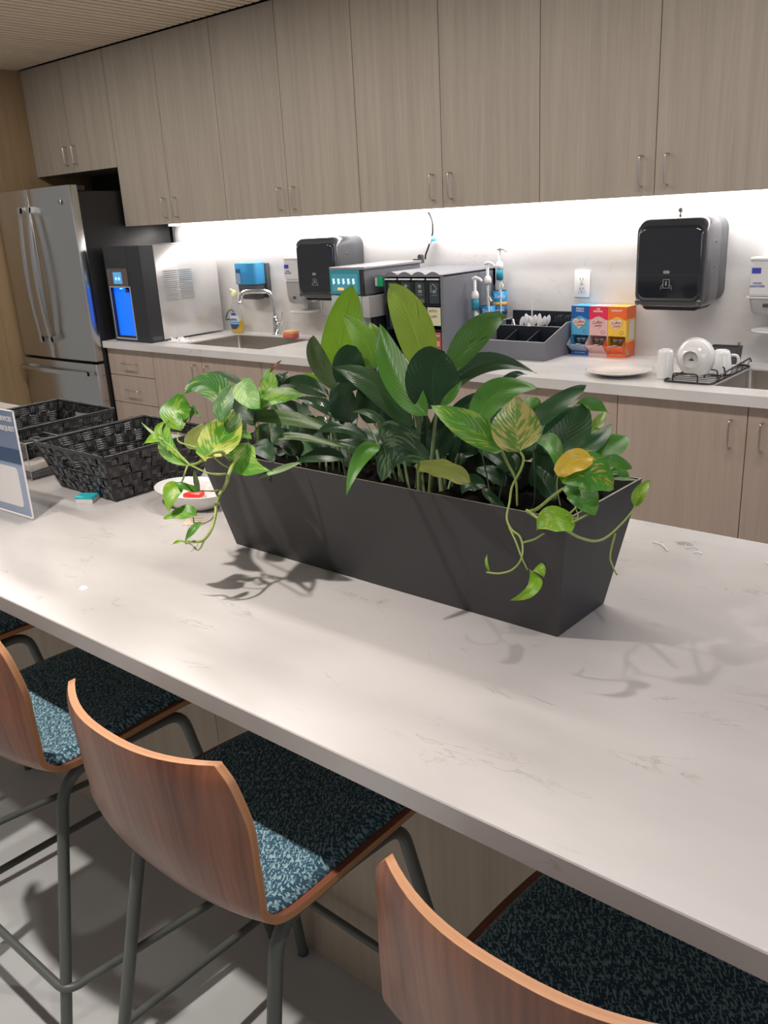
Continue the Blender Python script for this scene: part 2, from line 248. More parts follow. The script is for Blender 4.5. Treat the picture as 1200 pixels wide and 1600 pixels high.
# ---------------------------------------------------------------- object helpers
def link(name,me,parent=None):
    o=bpy.data.objects.new(name,me); COL.objects.link(o)
    if parent: o.parent=parent
    return o
def base(parent):
    v=Vector((0,0,0)); p=parent
    while p is not None: v+=p.location; p=p.parent
    return v
def tag(o,label=None,cat=None,group=None,kind=None):
    if label: o['label']=label
    if cat: o['category']=cat
    if group: o['group']=group
    if kind: o['kind']=kind
    return o
def thing(name,loc,label,cat,group=None):
    o=bpy.data.objects.new(name,None); COL.objects.link(o); o.location=loc; o.empty_display_size=.05
    return tag(o,label,cat,group)
class MB:
    def __init__(s): s.v=[];s.f=[];s.sm=[];s.mi=[];s.uv=None
    def add(s,vs,fs,smooth=False,mi=0):
        k=len(s.v); s.v+= [Vector(v) for v in vs]; s.f+=[tuple(i+k for i in f) for f in fs]; s.sm+=[smooth]*len(fs); s.mi+=[mi]*len(fs); return s
    def box(s,x0,x1,y0,y1,z0,z1,mi=0):
        return s.add([(x0,y0,z0),(x1,y0,z0),(x1,y1,z0),(x0,y1,z0),(x0,y0,z1),(x1,y0,z1),(x1,y1,z1),(x0,y1,z1)],[(0,3,2,1),(4,5,6,7),(0,1,5,4),(1,2,6,5),(2,3,7,6),(3,0,4,7)],False,mi)
    def hexa(s,b,t,mi=0):
        return s.add(list(b)+list(t),[(0,3,2,1),(4,5,6,7),(0,1,5,4),(1,2,6,5),(2,3,7,6),(3,0,4,7)],False,mi)
    def tube(s,pts,r,seg=8,closed=False,mi=0,caps=True):
        pts=[Vector(p) for p in pts]; n=len(pts); rings=[]
        rr=r if isinstance(r,(list,tuple)) else [r]*n
        up=None
        for i,p in enumerate(pts):
            a=pts[(i-1)%n] if (closed or i>0) else p; b=pts[(i+1)%n] if (closed or i<n-1) else p
            t=(b-a).normalized()
            if up is None: up=t.orthogonal().normalized()
            else:
                up=(up-t*up.dot(t)); up=up.normalized() if up.length>1e-6 else t.orthogonal().normalized()
            w=t.cross(up); rings.append([p+(up*math.cos(2*PI*k/seg)+w*math.sin(2*PI*k/seg))*rr[i] for k in range(seg)])
        vs=[v for g in rings for v in g]; fs=[]
        for i in range(n if closed else n-1):
            j=(i+1)%n
            for k in range(seg): fs.append((i*seg+k,i*seg+(k+1)%seg,j*seg+(k+1)%seg,j*seg+k))
        s.add(vs,fs,True,mi)
        if not closed and caps:
            s.add(rings[0],[tuple(reversed(range(seg)))],False,mi); s.add(rings[-1],[tuple(range(seg))],False,mi)
        return s
    def lathe(s,prof,c,seg=28,ax='z',mi=0,smooth=True):
        c=Vector(c); vs=[];fs=[]
        for r,h in prof:
            for k in range(seg):
                a=2*PI*k/seg; x,y=r*math.cos(a),r*math.sin(a)
                vs.append(c+(Vector((x,y,h)) if ax=='z' else Vector((x,-h,y)) if ax=='y' else Vector((h,x,y))))
        for i in range(len(prof)-1):
            for k in range(seg): fs.append((i*seg+k,i*seg+(k+1)%seg,(i+1)*seg+(k+1)%seg,(i+1)*seg+k))
        return s.add(vs,fs,smooth,mi)
    def prism(s,poly,d0,d1,plane='xz',mi=0,smooth=False):
        """poly = 2-D outline; plane xz extrudes in y from d0 to d1; xy in z; yz in x"""
        def P(a,b,d): return (a,d,b) if plane=='xz' else (a,b,d) if plane=='xy' else (d,a,b)
        n=len(poly); s.add([P(a,b,d0) for a,b in poly]+[P(a,b,d1) for a,b in poly],[tuple(range(n)),tuple(reversed(range(n,2*n)))]+[(i,i+n,(i+1)%n+n,(i+1)%n) for i in range(n)],smooth,mi)
        return s
    def build(s,name,mats,parent=None,bev=0,seg=2,fix=True,sub=0):
        b=base(parent); me=bpy.data.meshes.new(name); me.from_pydata([tuple(v-b) for v in s.v],[],s.f)
        for p,q,k in zip(me.polygons,s.sm,s.mi): p.use_smooth=q; p.material_index=k
        if s.uv:
            ul=me.uv_layers.new(name='UVMap')
            for lp in me.loops: ul.data[lp.index].uv=s.uv[lp.vertex_index]
        if fix or bev:
            bm=bmesh.new(); bm.from_mesh(me)
            if bev:
                bmesh.ops.remove_doubles(bm,verts=bm.verts,dist=1e-5)
                es=[e for e in bm.edges if len(e.link_faces)==2 and e.calc_face_angle(0)>.5]
                bmesh.ops.bevel(bm,geom=es,offset=bev,segments=seg,affect='EDGES',profile=.5,clamp_overlap=True)
                if seg>1:
                    for f in bm.faces: f.smooth=True
            bmesh.ops.recalc_face_normals(bm,faces=bm.faces); bm.to_mesh(me); bm.free()
            if bev and seg>1: 
                try: me.set_sharp_from_angle(angle=math.radians(40))
                except Exception: pass
        for mm in (mats if isinstance(mats,(list,tuple)) else [mats]): me.materials.append(M[mm] if isinstance(mm,str) else mm)
        return link(name,me,parent)
def box(name,m_,parent,x0,x1,y0,y1,z0,z1,bev=0,seg=2): return MB().box(x0,x1,y0,y1,z0,z1).build(name,m_,parent,bev,seg)
def smooth_pts(pts,n=6,closed=False):
    P=[Vector(p) for p in pts]; out=[]; k=len(P)
    for i in range(k if closed else k-1):
        p0=P[(i-1)%k] if (closed or i>0) else P[i]*2-P[i+1]; p1=P[i]; p2=P[(i+1)%k]; p3=P[(i+2)%k] if (closed or i<k-2) else P[i+1]*2-P[i]
        for j in range(n):
            t=j/n; out.append(.5*((2*p1)+(p2-p0)*t+(2*p0-5*p1+4*p2-p3)*t*t+(3*p1-p0-3*p2+p3)*t**3))
    if not closed: out.append(P[-1])
    return out
def tube(name,m_,parent,pts,r,seg=8,n=6,closed=False): return MB().tube(smooth_pts(pts,n,closed) if n>1 else pts,r,seg,closed).build(name,m_,parent,fix=False)
def bend(pts,rad,n=5):
    """polyline with its corners rounded"""
    P=[Vector(p) for p in pts]; out=[P[0]]
    for i in range(1,len(P)-1):
        a=(P[i-1]-P[i]); b=(P[i+1]-P[i]); r=min(rad,a.length*.45,b.length*.45); p=P[i]+a.normalized()*r; q=P[i]+b.normalized()*r
        for j in range(n+1):
            t=j/n; out.append(p.lerp(P[i],t).lerp(P[i].lerp(q,t),t))
    out.append(P[-1]); return out
def roundrect(x0,x1,y0,y1,r,n=5):
    o=[]
    for cx,cy,a in ((x1-r,y1-r,0),(x0+r,y1-r,PI/2),(x0+r,y0+r,PI),(x1-r,y0+r,1.5*PI)):
        for j in range(n+1): o.append((cx+r*math.cos(a+j*PI/2/n),cy+r*math.sin(a+j*PI/2/n)))
    return o
def text(body,size,loc,rot,m_,parent,align='CENTER',name='lettering',shear=0,bold=0,ext=.0002,sx=1):
    c=bpy.data.curves.new('t','FONT'); c.body=body; c.size=size; c.align_x=align; c.align_y='CENTER'; c.extrude=ext; c.shear=shear; c.offset=bold; c.resolution_u=2
    o=bpy.data.objects.new('t',c); COL.objects.link(o); me=bpy.data.meshes.new_from_object(o.evaluated_get(bpy.context.evaluated_depsgraph_get())); bpy.data.objects.remove(o)
    me.materials.clear(); me.materials.append(M[m_]); b=base(parent); r=link(name,me,parent)
    T=Matrix.Translation(Vector(loc)-b)@(rot if isinstance(rot,Matrix) else Matrix.Rotation(rot[2],4,'Z')@Matrix.Rotation(rot[0],4,'X'))@Matrix.Diagonal((sx,1,1,1))
    me.transform(T); return r
FRONT=(PI/2,0,0)
def copy_tree(o,parent=None):
    c=o.copy(); COL.objects.link(c); c.parent=parent
    for ch in o.children: copy_tree(ch,c)
    return c
# ================================================================ SETTING
def struct(o): o['kind']='structure'; return o
struct(box('floor','floor',None,-4.4,3.2,-5.6,.1,-.06,0))
struct(box('wall_back','blackm',None,-4.4,3.2,.02,.12,0,2.56))
wl=struct(box('wall_left','gold',None,-4.25,-4.13,-.90,.02,0,2.505))
cl=struct(box('ceiling','ceilback',None,-4.4,3.2,-5.6,.1,2.505,2.56))
# linear oak slats running from the cabinets into the room
sm=None
for i in range(98):
    x=-4.115+i*.0535
    if sm is None:
        s0=box('slat','ceil',cl,x-.019,x+.019,-5.5,-.375,2.465,2.505); sm=s0
    else:
        c=sm.copy(); COL.objects.link(c); c.parent=cl; c.location=(i*.0535,0,0)
# marble backsplash
bs=struct(box('wall_backsplash','marblew',None,-3.30,2.2,0,.02,.86,1.54)); bs.name='wall_backsplash'
# ================================================================ UPPER CABINETS
def pull(parent,x,y,z0,z1,out,vert=True,x1=None):
    if vert: pts=[(x,y,z0),(x,y-out,z0),(x,y-out,z1),(x,y,z1)]
    else: pts=[(x,y,z0),(x,y-out,z0),(x1,y-out,z0),(x1,y,z0)]
    return MB().tube(bend(pts,.008,3),.0036,8).build('handle','nickel',parent,fix=False)
def cabinet(x0,x1,xm,z0,z1,y0,label,group,hz,ya=-.34):
    t=thing('wall_cabinet',((x0+x1)/2,ya/2,z0),label,'cabinet',group)
    box('body','lam',t,x0+.0005,x1-.0005,ya,.015,z0+.002,z1)
    for a,b,hx in ((x0,xm,xm-.047),(xm,x1,xm+.047)):
        d=box('door','lam',t,a+.0016,b-.0016,ya-.02,ya-.001,z0,z1-.003)
        pull(d,hx,ya-.02,hz,hz+.1,.028)
    return t
G='oak laminate wall cabinets'
cabinet(-4.128,-3.257,-3.70,1.859,2.464,-.36,'short two-door wall cabinet above the refrigerator',G,1.905)
cabinet(-3.257,-2.353,-2.809,1.538,2.464,-.36,'tall two-door wall cabinet above the water dispenser, next to the refrigerator',G,1.572)
cabinet(-2.353,-1.439,-1.896,1.538,2.464,-.36,'tall two-door wall cabinet above the gooseneck faucet and left towel dispenser',G,1.572)
cabinet(-1.439,-.525,-.982,1.538,2.464,-.36,'tall two-door wall cabinet above the coffee machine and pod rack',G,1.572)
cabinet(-.525,.39,-.066,1.538,2.464,-.36,'tall two-door wall cabinet above the wall outlet and right towel dispenser',G,1.572)
cabinet(.39,1.304,.847,1.538,2.464,-.36,'tall two-door wall cabinet at the far right end of the run',G,1.572)
led=tag(MB().box(-3.2,1.28,-.10,-.05,1.526,1.538).build('light_strip',mat('led_diffuser',(.9,.9,.9),.4,emit=6,ecol=(1,.98,.96))),'slim white LED light strip under the wall cabinets','light')
# ================================================================ BASE CABINETS
def basecab(x0,x1,xm,label,drawers=False):
    t=thing('base_cabinet',((x0+x1)/2,-.3,0),label,'cabinet','oak laminate base cabinets')
    b=MB(); e=.0005
    for a in ((x0+e,x0+.018,-.575,-.005,.10,.875),(x1-.018,x1-e,-.575,-.005,.10,.875),(x0+.018,x1-.018,-.023,-.005,.10,.60),(x0+.018,x1-.018,-.575,-.023,.10,.118)): b.box(*a)
    b.build('body','lamb',t)
    box('toe_kick','blackm',t,x0,x1,-.53,-.51,0,.10)
    if drawers:
        for z0,z1 in ((.723,.876),(.562,.720),(.40,.559),(.11,.397)):
            d=box('drawer','lamb',t,x0+.0016,x1-.0016,-.597,-.576,z0,z1-.001)
            zh=z1-.08; pull(d,(x0+x1)/2-.063,-.597,zh,0,.028,False,(x0+x1)/2+.063)
    else:
        for a,b,hx in ((x0,xm,xm-.05),(xm,x1,xm+.05)):
            d=box('door','lamb',t,a+.0016,b-.0016,-.597,-.576,.11,.876)
            pull(d,hx,-.597,.73,.826,.028)
basecab(-3.268,-2.833,0,'narrow drawer base cabinet under the water dispenser',True)
basecab(-2.833,-1.94,-2.404,'two-door base cabinet under the left sink')
basecab(-1.94,-.98,-1.46,'two-door base cabinet under the coffee machine')
basecab(-.98,-.063,-.52,'two-door base cabinet under the condiment organizer')
basecab(-.063,.853,.392,'two-door base cabinet under the dish rack and right sink')
# ---- worktop with two sink cut-outs
LX=(-2.66,-2.04,-.50,-.105); RX=(.235,.84,-.505,-.135)
wt=MB(); 
xs=[-3.275,LX[0],LX[1],RX[0],RX[1],1.32]
for i in range(5):
    if i==1: wt.box(xs[1],xs[2],-.618,LX[2],.877,.914); wt.box(xs[1],xs[2],LX[3],-.0005,.877,.914)
    elif i==3: wt.box(xs[3],xs[4],-.618,RX[2],.877,.914); wt.box(xs[3],xs[4],RX[3],-.0005,.877,.914)
    else: wt.box(xs[i],xs[i+1],-.618,-.0005,.877,.914)
tag(wt.build('worktop','marblec'),'white marble-look worktop along the back wall, with two sinks cut in','countertop')
def sink(x0,x1,y0,y1,label):
    t=thing('sink',((x0+x1)/2,(y0+y1)/2,.70),label,'sink')
    b=MB(); z0,z1=.70,.908
    o=roundrect(x0+.001,x1-.001,y0+.001,y1-.001,.02); i=roundrect(x0+.012,x1-.012,y0+.012,y1-.012,.03)
    n=len(o); b.add([(x,y,z1) for x,y in o]+[(x,y,z0) for x,y in i]+[(( x0+x1)/2,(y0+y1)/2,z0-.006)],[(k,(k+1)%n,n+(k+1)%n,n+k) for k in range(n)]+[(n+k,n+(k+1)%n,2*n) for k in range(n)],True)
    b.build('basin','steeld',t,fix=False)
    MB().lathe([(.0,.004),(.02,.004),(.04,.002),(.045,-.004)],((x0+x1)/2,(y0+y1)/2,z0-.003)).build('drain','chrome',t)
sink(*LX,'undermount steel sink below the chrome faucet'); sink(*RX,'undermount steel sink beside the dish rack')
# ================================================================ FRIDGE
fr=thing('refrigerator',(-3.7,-.35,0),'stainless french-door refrigerator with black sides standing under the short cabinet','refrigerator')
FY=-.68
box('case','black',fr,-4.105,-3.285,-.62,-.03,.03,1.735,.006)
for a,b in ((-4.105,-3.712),(-3.706,-3.279)):
    # slightly bowed door front
    mb=MB(); nn=8
    pr=[]
    for k in range(nn+1):
        u=k/nn; pr.append((a+(b-a)*u,FY+.006-.010*math.sin(PI*min(1,max(0,(a+(b-a)*u+4.105)/.826)))))
    mb.prism([(a,-.622)]+pr+[(b,-.622)],.80,1.77,'xy')
    d=mb.build('door','steel',fr,bev=.004)
    hx=(b-.045) if a<-4 else (a+.05)
    zz=[(hx,FY-.03,.90)]; L=[]
    for k in range(15):
        u=k/14; L.append((hx,FY-.045-.028*math.sin(PI*u),.905+.765*u))
    h=MB(); w=.012
    vs=[];fs=[]
    for p in L: vs+= [(p[0]-w,p[1],p[2]),(p[0]+w,p[1],p[2]),(p[0]+w,p[1]+.012,p[2]),(p[0]-w,p[1]+.012,p[2])]
    for k in range(14): fs+=[(4*k+j,4*k+(j+1)%4,4*k+4+(j+1)%4,4*k+4+j) for j in range(4)]
    fs+=[(3,2,1,0),(56,57,58,59)]
    h.add(vs,fs); h.box(hx-w,hx+w,FY-.05,FY+.002,.90,.935); h.box(hx-w,hx+w,FY-.05,FY+.002,1.64,1.672)
    h.build('handle','steel',d)
dr=box('freezer_drawer','steel',fr,-4.105,-3.279,FY,-.622,.06,.785,.005)
h=MB(); vs=[];fs=[]
for k in range(17):
    u=k/16; x=-4.07+.76*u; y=FY-.045-.022*math.sin(PI*u)
    vs+=[(x,y,.722),(x,y+.012,.722),(x,y+.012,.745),(x,y,.745)]
for k in range(16): fs+=[(4*k+j,4*k+(j+1)%4,4*k+4+(j+1)%4,4*k+4+j) for j in range(4)]
fs+=[(3,2,1,0),(64,65,66,67)]
h.add(vs,fs); h.box(-4.07,-4.045,FY-.05,FY+.002,.722,.745); h.box(-3.335,-3.31,FY-.05,FY+.002,.722,.745); h.build('handle','steel',dr)
MB().lathe([(.0,.003),(.013,.003),(.014,0)],(-3.375,FY-.003,1.685),16,'y').build('emblem','nickel',fr)
box('hinge','blackm',fr,-3.36,-3.30,-.66,-.56,1.737,1.765,.004); box('hinge','blackm',fr,-4.09,-4.03,-.66,-.56,1.737,1.765,.004)
for x in (-4.05,-3.33): MB().lathe([(0,0),(.02,0),(.02,.03),(0,.03)],(x,-.55,0),12).build('foot','blackm',fr)
for x in (-4.05,-3.33): MB().lathe([(0,0),(.02,0),(.02,.03),(0,.03)],(x,-.12,0),12).build('foot','blackm',fr)
# ================================================================ WATER DISPENSER
wd=thing('water_dispenser',(-3.03,-.3,.914),'tall countertop water and ice dispenser with black front, blue-lit alcove and white metal side','dispenser')
X0,X1,Y0,Y1,Z0,Z1=-3.206,-2.862,-.568,-.045,.917,1.434
box('metal_cabinet',mat('white_brushed_metal',(.70,.68,.67),.2,metal=.5),wd,X0+.01,X1,-.478,Y1,Z0+.005,Z1-.002,.004)
# black front housing with the alcove left open
nx0,nx1,nz0,nz1=-3.184,-2.995,.936,1.215
h=MB(); h.box(X0,nx0,Y0,-.479,Z0,Z1); h.box(nx1,X1,Y0,-.479,Z0,Z1); h.box(nx0,nx1,Y0,-.479,nz1,Z1); h.box(nx0,nx1,Y0,-.479,Z0,nz0)
h.build('front_housing','blackp',wd,fix=True)
box('alcove_panel','nicheg',wd,nx0,nx1,-.548,-.542,nz0,nz1)
box('drip_tray','blackm',wd,nx0,nx1,Y0+.004,-.549,nz0,nz0+.008)
h=MB(); fw=.006
h.box(nx0-fw,nx1+fw,Y0-.003,Y0+.004,nz1,nz1+fw); h.box(nx0-fw,nx1+fw,Y0-.003,Y0+.004,nz0-.009,nz0); h.box(nx0-fw,nx0,Y0-.003,Y0+.004,nz0,nz1); h.box(nx1,nx1+fw,Y0-.003,Y0+.004,nz0,nz1)
h.build('alcove_trim','lgrey',wd)
MB().prism(roundrect(-3.192,-3.0,1.222,1.318,.012),Y0-.003,Y0,'xz').build('control_panel','panelg',wd)
sc=box('screen','bluelt',wd,-3.135,-3.055,Y0-.0045,Y0-.003,1.235,1.298); sc.data.materials[0]=mat('blue_display',(.05,.2,.4),.2,emit=.7,ecol=(.10,.38,.75))
for dx in (-.012,.012): MB().lathe([(0,.001),(.009,.001),(.009,0)],(-3.095+dx*1.2,Y0-.0045,1.262),12,'y').build('display_icon','scrl',sc)
MB().lathe([(0,.025),(.010,.025),(.011,0)],(-3.04,-.556,1.188),14).build('nozzle','blackm',wd)
MB().lathe([(0,.004),(.006,.003),(.007,0)],(-3.10,-.556,1.206),12).build('led','ledb',wd)
box('seam','blackm',wd,-2.992+.004,-2.990+.004,Y0-.0006,Y0+.001,Z0,Z1)
box('base_badge','dgrey',wd,X1-.001,X1+.0015,-.555,-.49,.925,.945)
# louvres on the side
for g0 in (-.432,-.327):
    for k in range(15):
        z=1.130+k*.0112; y1=g0+.098-(14-k)*.0
        v=MB().box(X1-.001,X1+.0005,g0,g0+.092,z,z+.0042); v.box(X1,X1+.0035,g0,g0+.092,z+.0042,z+.0058); v.build('louvre',['lgrey'],wd,fix=True)
# power cords behind it
tag(tube('power_cord','rubber',None,[(-3.235,-.02,1.538),(-3.245,-.03,1.50),(-3.25,-.03,1.44),(-3.24,-.03,1.2),(-3.235,-.03,.916)],.003),'thin dark cable hanging beside the refrigerator','cable')
tag(tube('power_cord','rubber',None,[(-2.863,-.02,.99),(-2.83,-.02,1.03),(-2.80,-.015,1.035),(-2.785,-.02,1.0),(-2.80,-.02,.985),(-2.86,-.025,.98)],.003),'short black cord looping out behind the water dispenser','cable')
# ================================================================ DISH CLOTH, SOAP, FAUCET, SPONGE
mb=MB(); n=14; vs=[];fs=[]
for i in range(n+1):
    for j in range(n+1):
        x=-2.83+.16*i/n; y=-.50+.09*j/n; e=min(1,4*min(i/n,1-i/n,j/n,1-j/n)+.0); vs.append((x+.01*math.sin(j*1.3),y+.01*math.sin(i),.9152+e*(.014+.009*math.sin(i*1.1+j*.8)+.006*math.sin(j*2.1))))
for i in range(n):
    for j in range(n): k=i*(n+1)+j; fs.append((k,k+n+1,k+n+2,k+1))
mb.add(vs,fs,True); tag(mb.build('dish_cloth','cloth',fix=False),'crumpled white dish cloth lying at the foot of the water dispenser','cloth')
def dishsoap():
    c=(-2.715,-.062); t=thing('soap_bottle',(c[0],c[1],.914),'clear squeeze bottle of yellow dish soap standing by the left sink','bottle')
    def shell(w,d,z,n=24): return [(c[0]+w*math.cos(2*PI*k/n),c[1]+d*math.sin(2*PI*k/n),z) for k in range(n)]
    def loft(rows,name,m_):
        b=MB(); vs=[];fs=[];n=24
        for w,d,z in rows: vs+=shell(w,d,z)
        for i in range(len(rows)-1):
            for k in range(n): fs.append((i*n+k,i*n+(k+1)%n,(i+1)*n+(k+1)%n,(i+1)*n+k))
        b.add(vs,fs,True); b.add(shell(*rows[0]),[tuple(range(n))]); b.add(shell(*rows[-1]),[tuple(range(n))]); return b.build(name,m_,t)
    loft([(.040,.024,.9155),(.044,.027,.925),(.046,.028,.96),(.048,.027,.985)],'liquid','yellow')
    loft([(.041,.025,.9145),(.046,.029,.925),(.048,.030,.96),(.050,.029,.99),(.044,.026,1.03),(.030,.022,1.07),(.016,.016,1.10),(.014,.014,1.13)],'bottle','glassb')
    cp=MB().lathe([(.017,0),(.017,.018),(.012,.024),(.009,.034),(.0,.036)],(c[0],c[1],1.122),18); cp.tube([(c[0],c[1],1.15),(c[0]-.03,c[1]-.002,1.162)],[.008,.005],8); cp.build('cap',mat('pale_yellow_cap',(.78,.80,.42),.4),t)
    # oval label wrapped on the front
    b=MB(); vs=[];fs=[]
    def lp(u,v): # u,v in -1..1
        x=.040*u; return (c[0]+.006+x,c[1]-.031*math.sqrt(max(0,1-((x+.006)/.052)**2))-.0012,.985+.050*v)
    def patch(name,m_,us,v0,v1,par=t,off=0,clip=True):
        b=MB(); vs=[];fs=[];n=12
        for j in range(9):
            v=v0+(v1-v0)*j/8; wd_=math.sqrt(max(0,1-v*v)) if clip else 1
            for i in range(n+1):
                u=us[0]+(us[1]-us[0])*i/n; p=lp(u*wd_*.95,v); vs.append((p[0],p[1]-off,p[2]))
        for j in range(8):
            for i in range(n): k=j*(n+1)+i; fs.append((k,k+1,k+n+2,k+n+1))
        b.add(vs,fs,True); return b.build(name,m_,par,fix=False)
    lb=patch('label','white',(-1,1),-.98,.98)
    patch('label_stripe','bluelt',(-1,1),-.30,-.08,lb,.0006); patch('label_stripe','signd',(-1,1),-.95,-.36,lb,.0006); patch('label_stripe','purell',(-.6,.9),.62,.93,lb,.0006)
    text('DAWN',.020,(c[0]+.006,c[1]-.0335,.992),FRONT,'darkblue',lb,bold=.0005)
dishsoap()
fa=thing('faucet',(-2.39,-.055,.914),'chrome gooseneck faucet with a side lever','faucet')
MB().lathe([(.0,.0),(.026,0),(.026,.006),(.021,.010),(.019,.05),(.0185,.10),(.014,.105),(0,.105)],(-2.39,-.055,.9142),20).build('base','chrome',fa)
MB().tube(bend([(-2.39,-.055,1.0),(-2.405,-.06,1.155),(-2.545,-.15,1.158),(-2.556,-.16,1.098)],.035,6),.0125,12).build('spout','chrome',fa,fix=False)
MB().lathe([(.0135,0),(.0135,.02),(0,.02)],(-2.556,-.16,1.092),14).build('aerator','nickel',fa)
l=MB().tube([(-2.39,-.055,.975),(-2.345,-.062,.978)],.012,12); l.tube([(-2.345,-.062,.975),(-2.335,-.064,.985),(-2.315,-.068,1.045)],[.008,.007,.004],8); l.build('lever','chrome',fa)
for i,(dx,mm,z0,z1,lab,yo) in enumerate(((0,'scoth',.9145,.935,'pink-red scrubbing sponge lying under the yellow one, right of the faucet',0),(.002,'sponge',.9352,.952,'yellow-orange sponge lying on top of the pink one, right of the faucet',.002))):
    tag(MB().prism(roundrect(-2.262+dx,-2.178+dx,-.140+yo,-.082+yo,.014),z0,z1,'xy').build('sponge',mm,bev=.003),lab,'sponge')
# ================================================================ WALL DISPENSERS
def towel(x0,x1,z0,z1,label,key=True,sheet=False):
    t=thing('paper_towel_dispenser',((x0+x1)/2,0,z0),label,'towel dispenser')
    def rr(a,b,c,d,r): return roundrect(a,b,c,d,r,6)
    MB().prism(rr(x0+.006,x1-.003,z0+.012,z1-.004,.045),-.085,-.0005,'xz').build('back_shell','dgrey',t,bev=.004)
    # deep front shell, tapering a little towards the front
    b=MB(); A=rr(x0,x1,z0,z1,.045); n=len(A); cx,cz=(x0+x1)/2,(z0+z1)/2
    rows=[(1.0,-.088),(1.0,-.165),(.985,-.190),(.955,-.205),(.93,-.210)]
    vs=[]; 
    for s_,y in rows: vs+=[(cx+(x-cx)*s_,y,cz+(z-cz)*s_) for x,z in A]
    fs=[(i*n+k,i*n+(k+1)%n,(i+1)*n+(k+1)%n,(i+1)*n+k) for i in range(4) for k in range(n)]
    b.add(vs,fs,True); b.add(vs[:n],[tuple(range(n))]); b.add(vs[-n:],[tuple(range(n))]); b.build('shell','frame',t)
    f=MB(); B=rr(x0+.016,x1-.018,z0+.030,z1-.030,.03); nb=len(B); bx,bz=cx,cz
    vs=[]; 
    for s_,y in ((1,-.2095),(1,-.214),(.975,-.219),(.93,-.2215)): vs+=[(bx+(x-bx)*s_,y,bz+(z-bz)*s_) for x,z in B]
    f.add(vs,[(i*nb+k,i*nb+(k+1)%nb,(i+1)*nb+(k+1)%nb,(i+1)*nb+k) for i in range(3) for k in range(nb)],True); f.add(vs[-nb:],[tuple(range(nb))]); cv=f.build('cover','smoke',t)
    zz=z0+(z1-z0)*.375
    box('cover_ridge','frame',cv,x0+.02,x1-.022,-.2228,-.221,zz,zz+.0012)
    MB().prism(rr(cx-.018,cx+.006,zz+.006,zz+.017,.003),-.2235,-.2213,'xz').build('logo','silver',cv)
    iz=z0+(z1-z0)*.235; ic=MB(); 
    ic.box(cx-.018,cx+.008,-.223,-.2213,iz+.030,iz+.032); ic.box(cx-.018,cx-.016,-.223,-.2213,iz,iz+.032); ic.box(cx+.006,cx+.008,-.223,-.2213,iz,iz+.032); ic.box(cx-.008,cx-.003,-.223,-.2213,iz+.008,iz+.025)
    ic.tube([(cx-.026,-.2222,iz-.006),(cx-.024,-.2222,iz+.008),(cx-.015,-.2222,iz+.014)],.0012,6); ic.tube([(cx+.016,-.2222,iz-.006),(cx+.014,-.2222,iz+.008),(cx+.005,-.2222,iz+.014)],.0012,6); ic.box(cx-.02,cx+.01,-.223,-.2213,iz-.001,iz+.0005)
    ic.build('hand_icon','silver',cv)
    MB().prism([(x0+.03,z0+.002),(x1-.03,z0+.002),(x1-.045,z0-.008),(x0+.045,z0-.008)],-.19,-.06,'xz').build('outlet_slot','blackm',t)
    for sx in (x0+.012,x1-.030): MB().lathe([(0,.003),(.010,.002),(.012,0)],(sx+.008,-.2105,z0+.022),14,'y').build('latch_button','frame',t)
    for zb in (.45,.72): MB().lathe([(0,.003),(.005,.002),(.006,0)],(x1-.0005,-.13,z0+(z1-z0)*zb),12,'x').build('side_button','frame',t)
    if key:
        k=MB().lathe([(0,0),(.006,0),(.005,.008),(.003,.010),(.003,.014),(.010,.018),(.010,.028),(.006,.032),(0,.032)],(cx-.005,-.12,z1+.0),14); k.build('lock_key','nickel',t)
    return t
towel(-2.035,-1.748,1.135,1.437,'smoked black paper towel dispenser left of the coffee machine',False)
towel(-.197,.083,1.132,1.460,'smoked black paper towel dispenser above the dish rack',True)
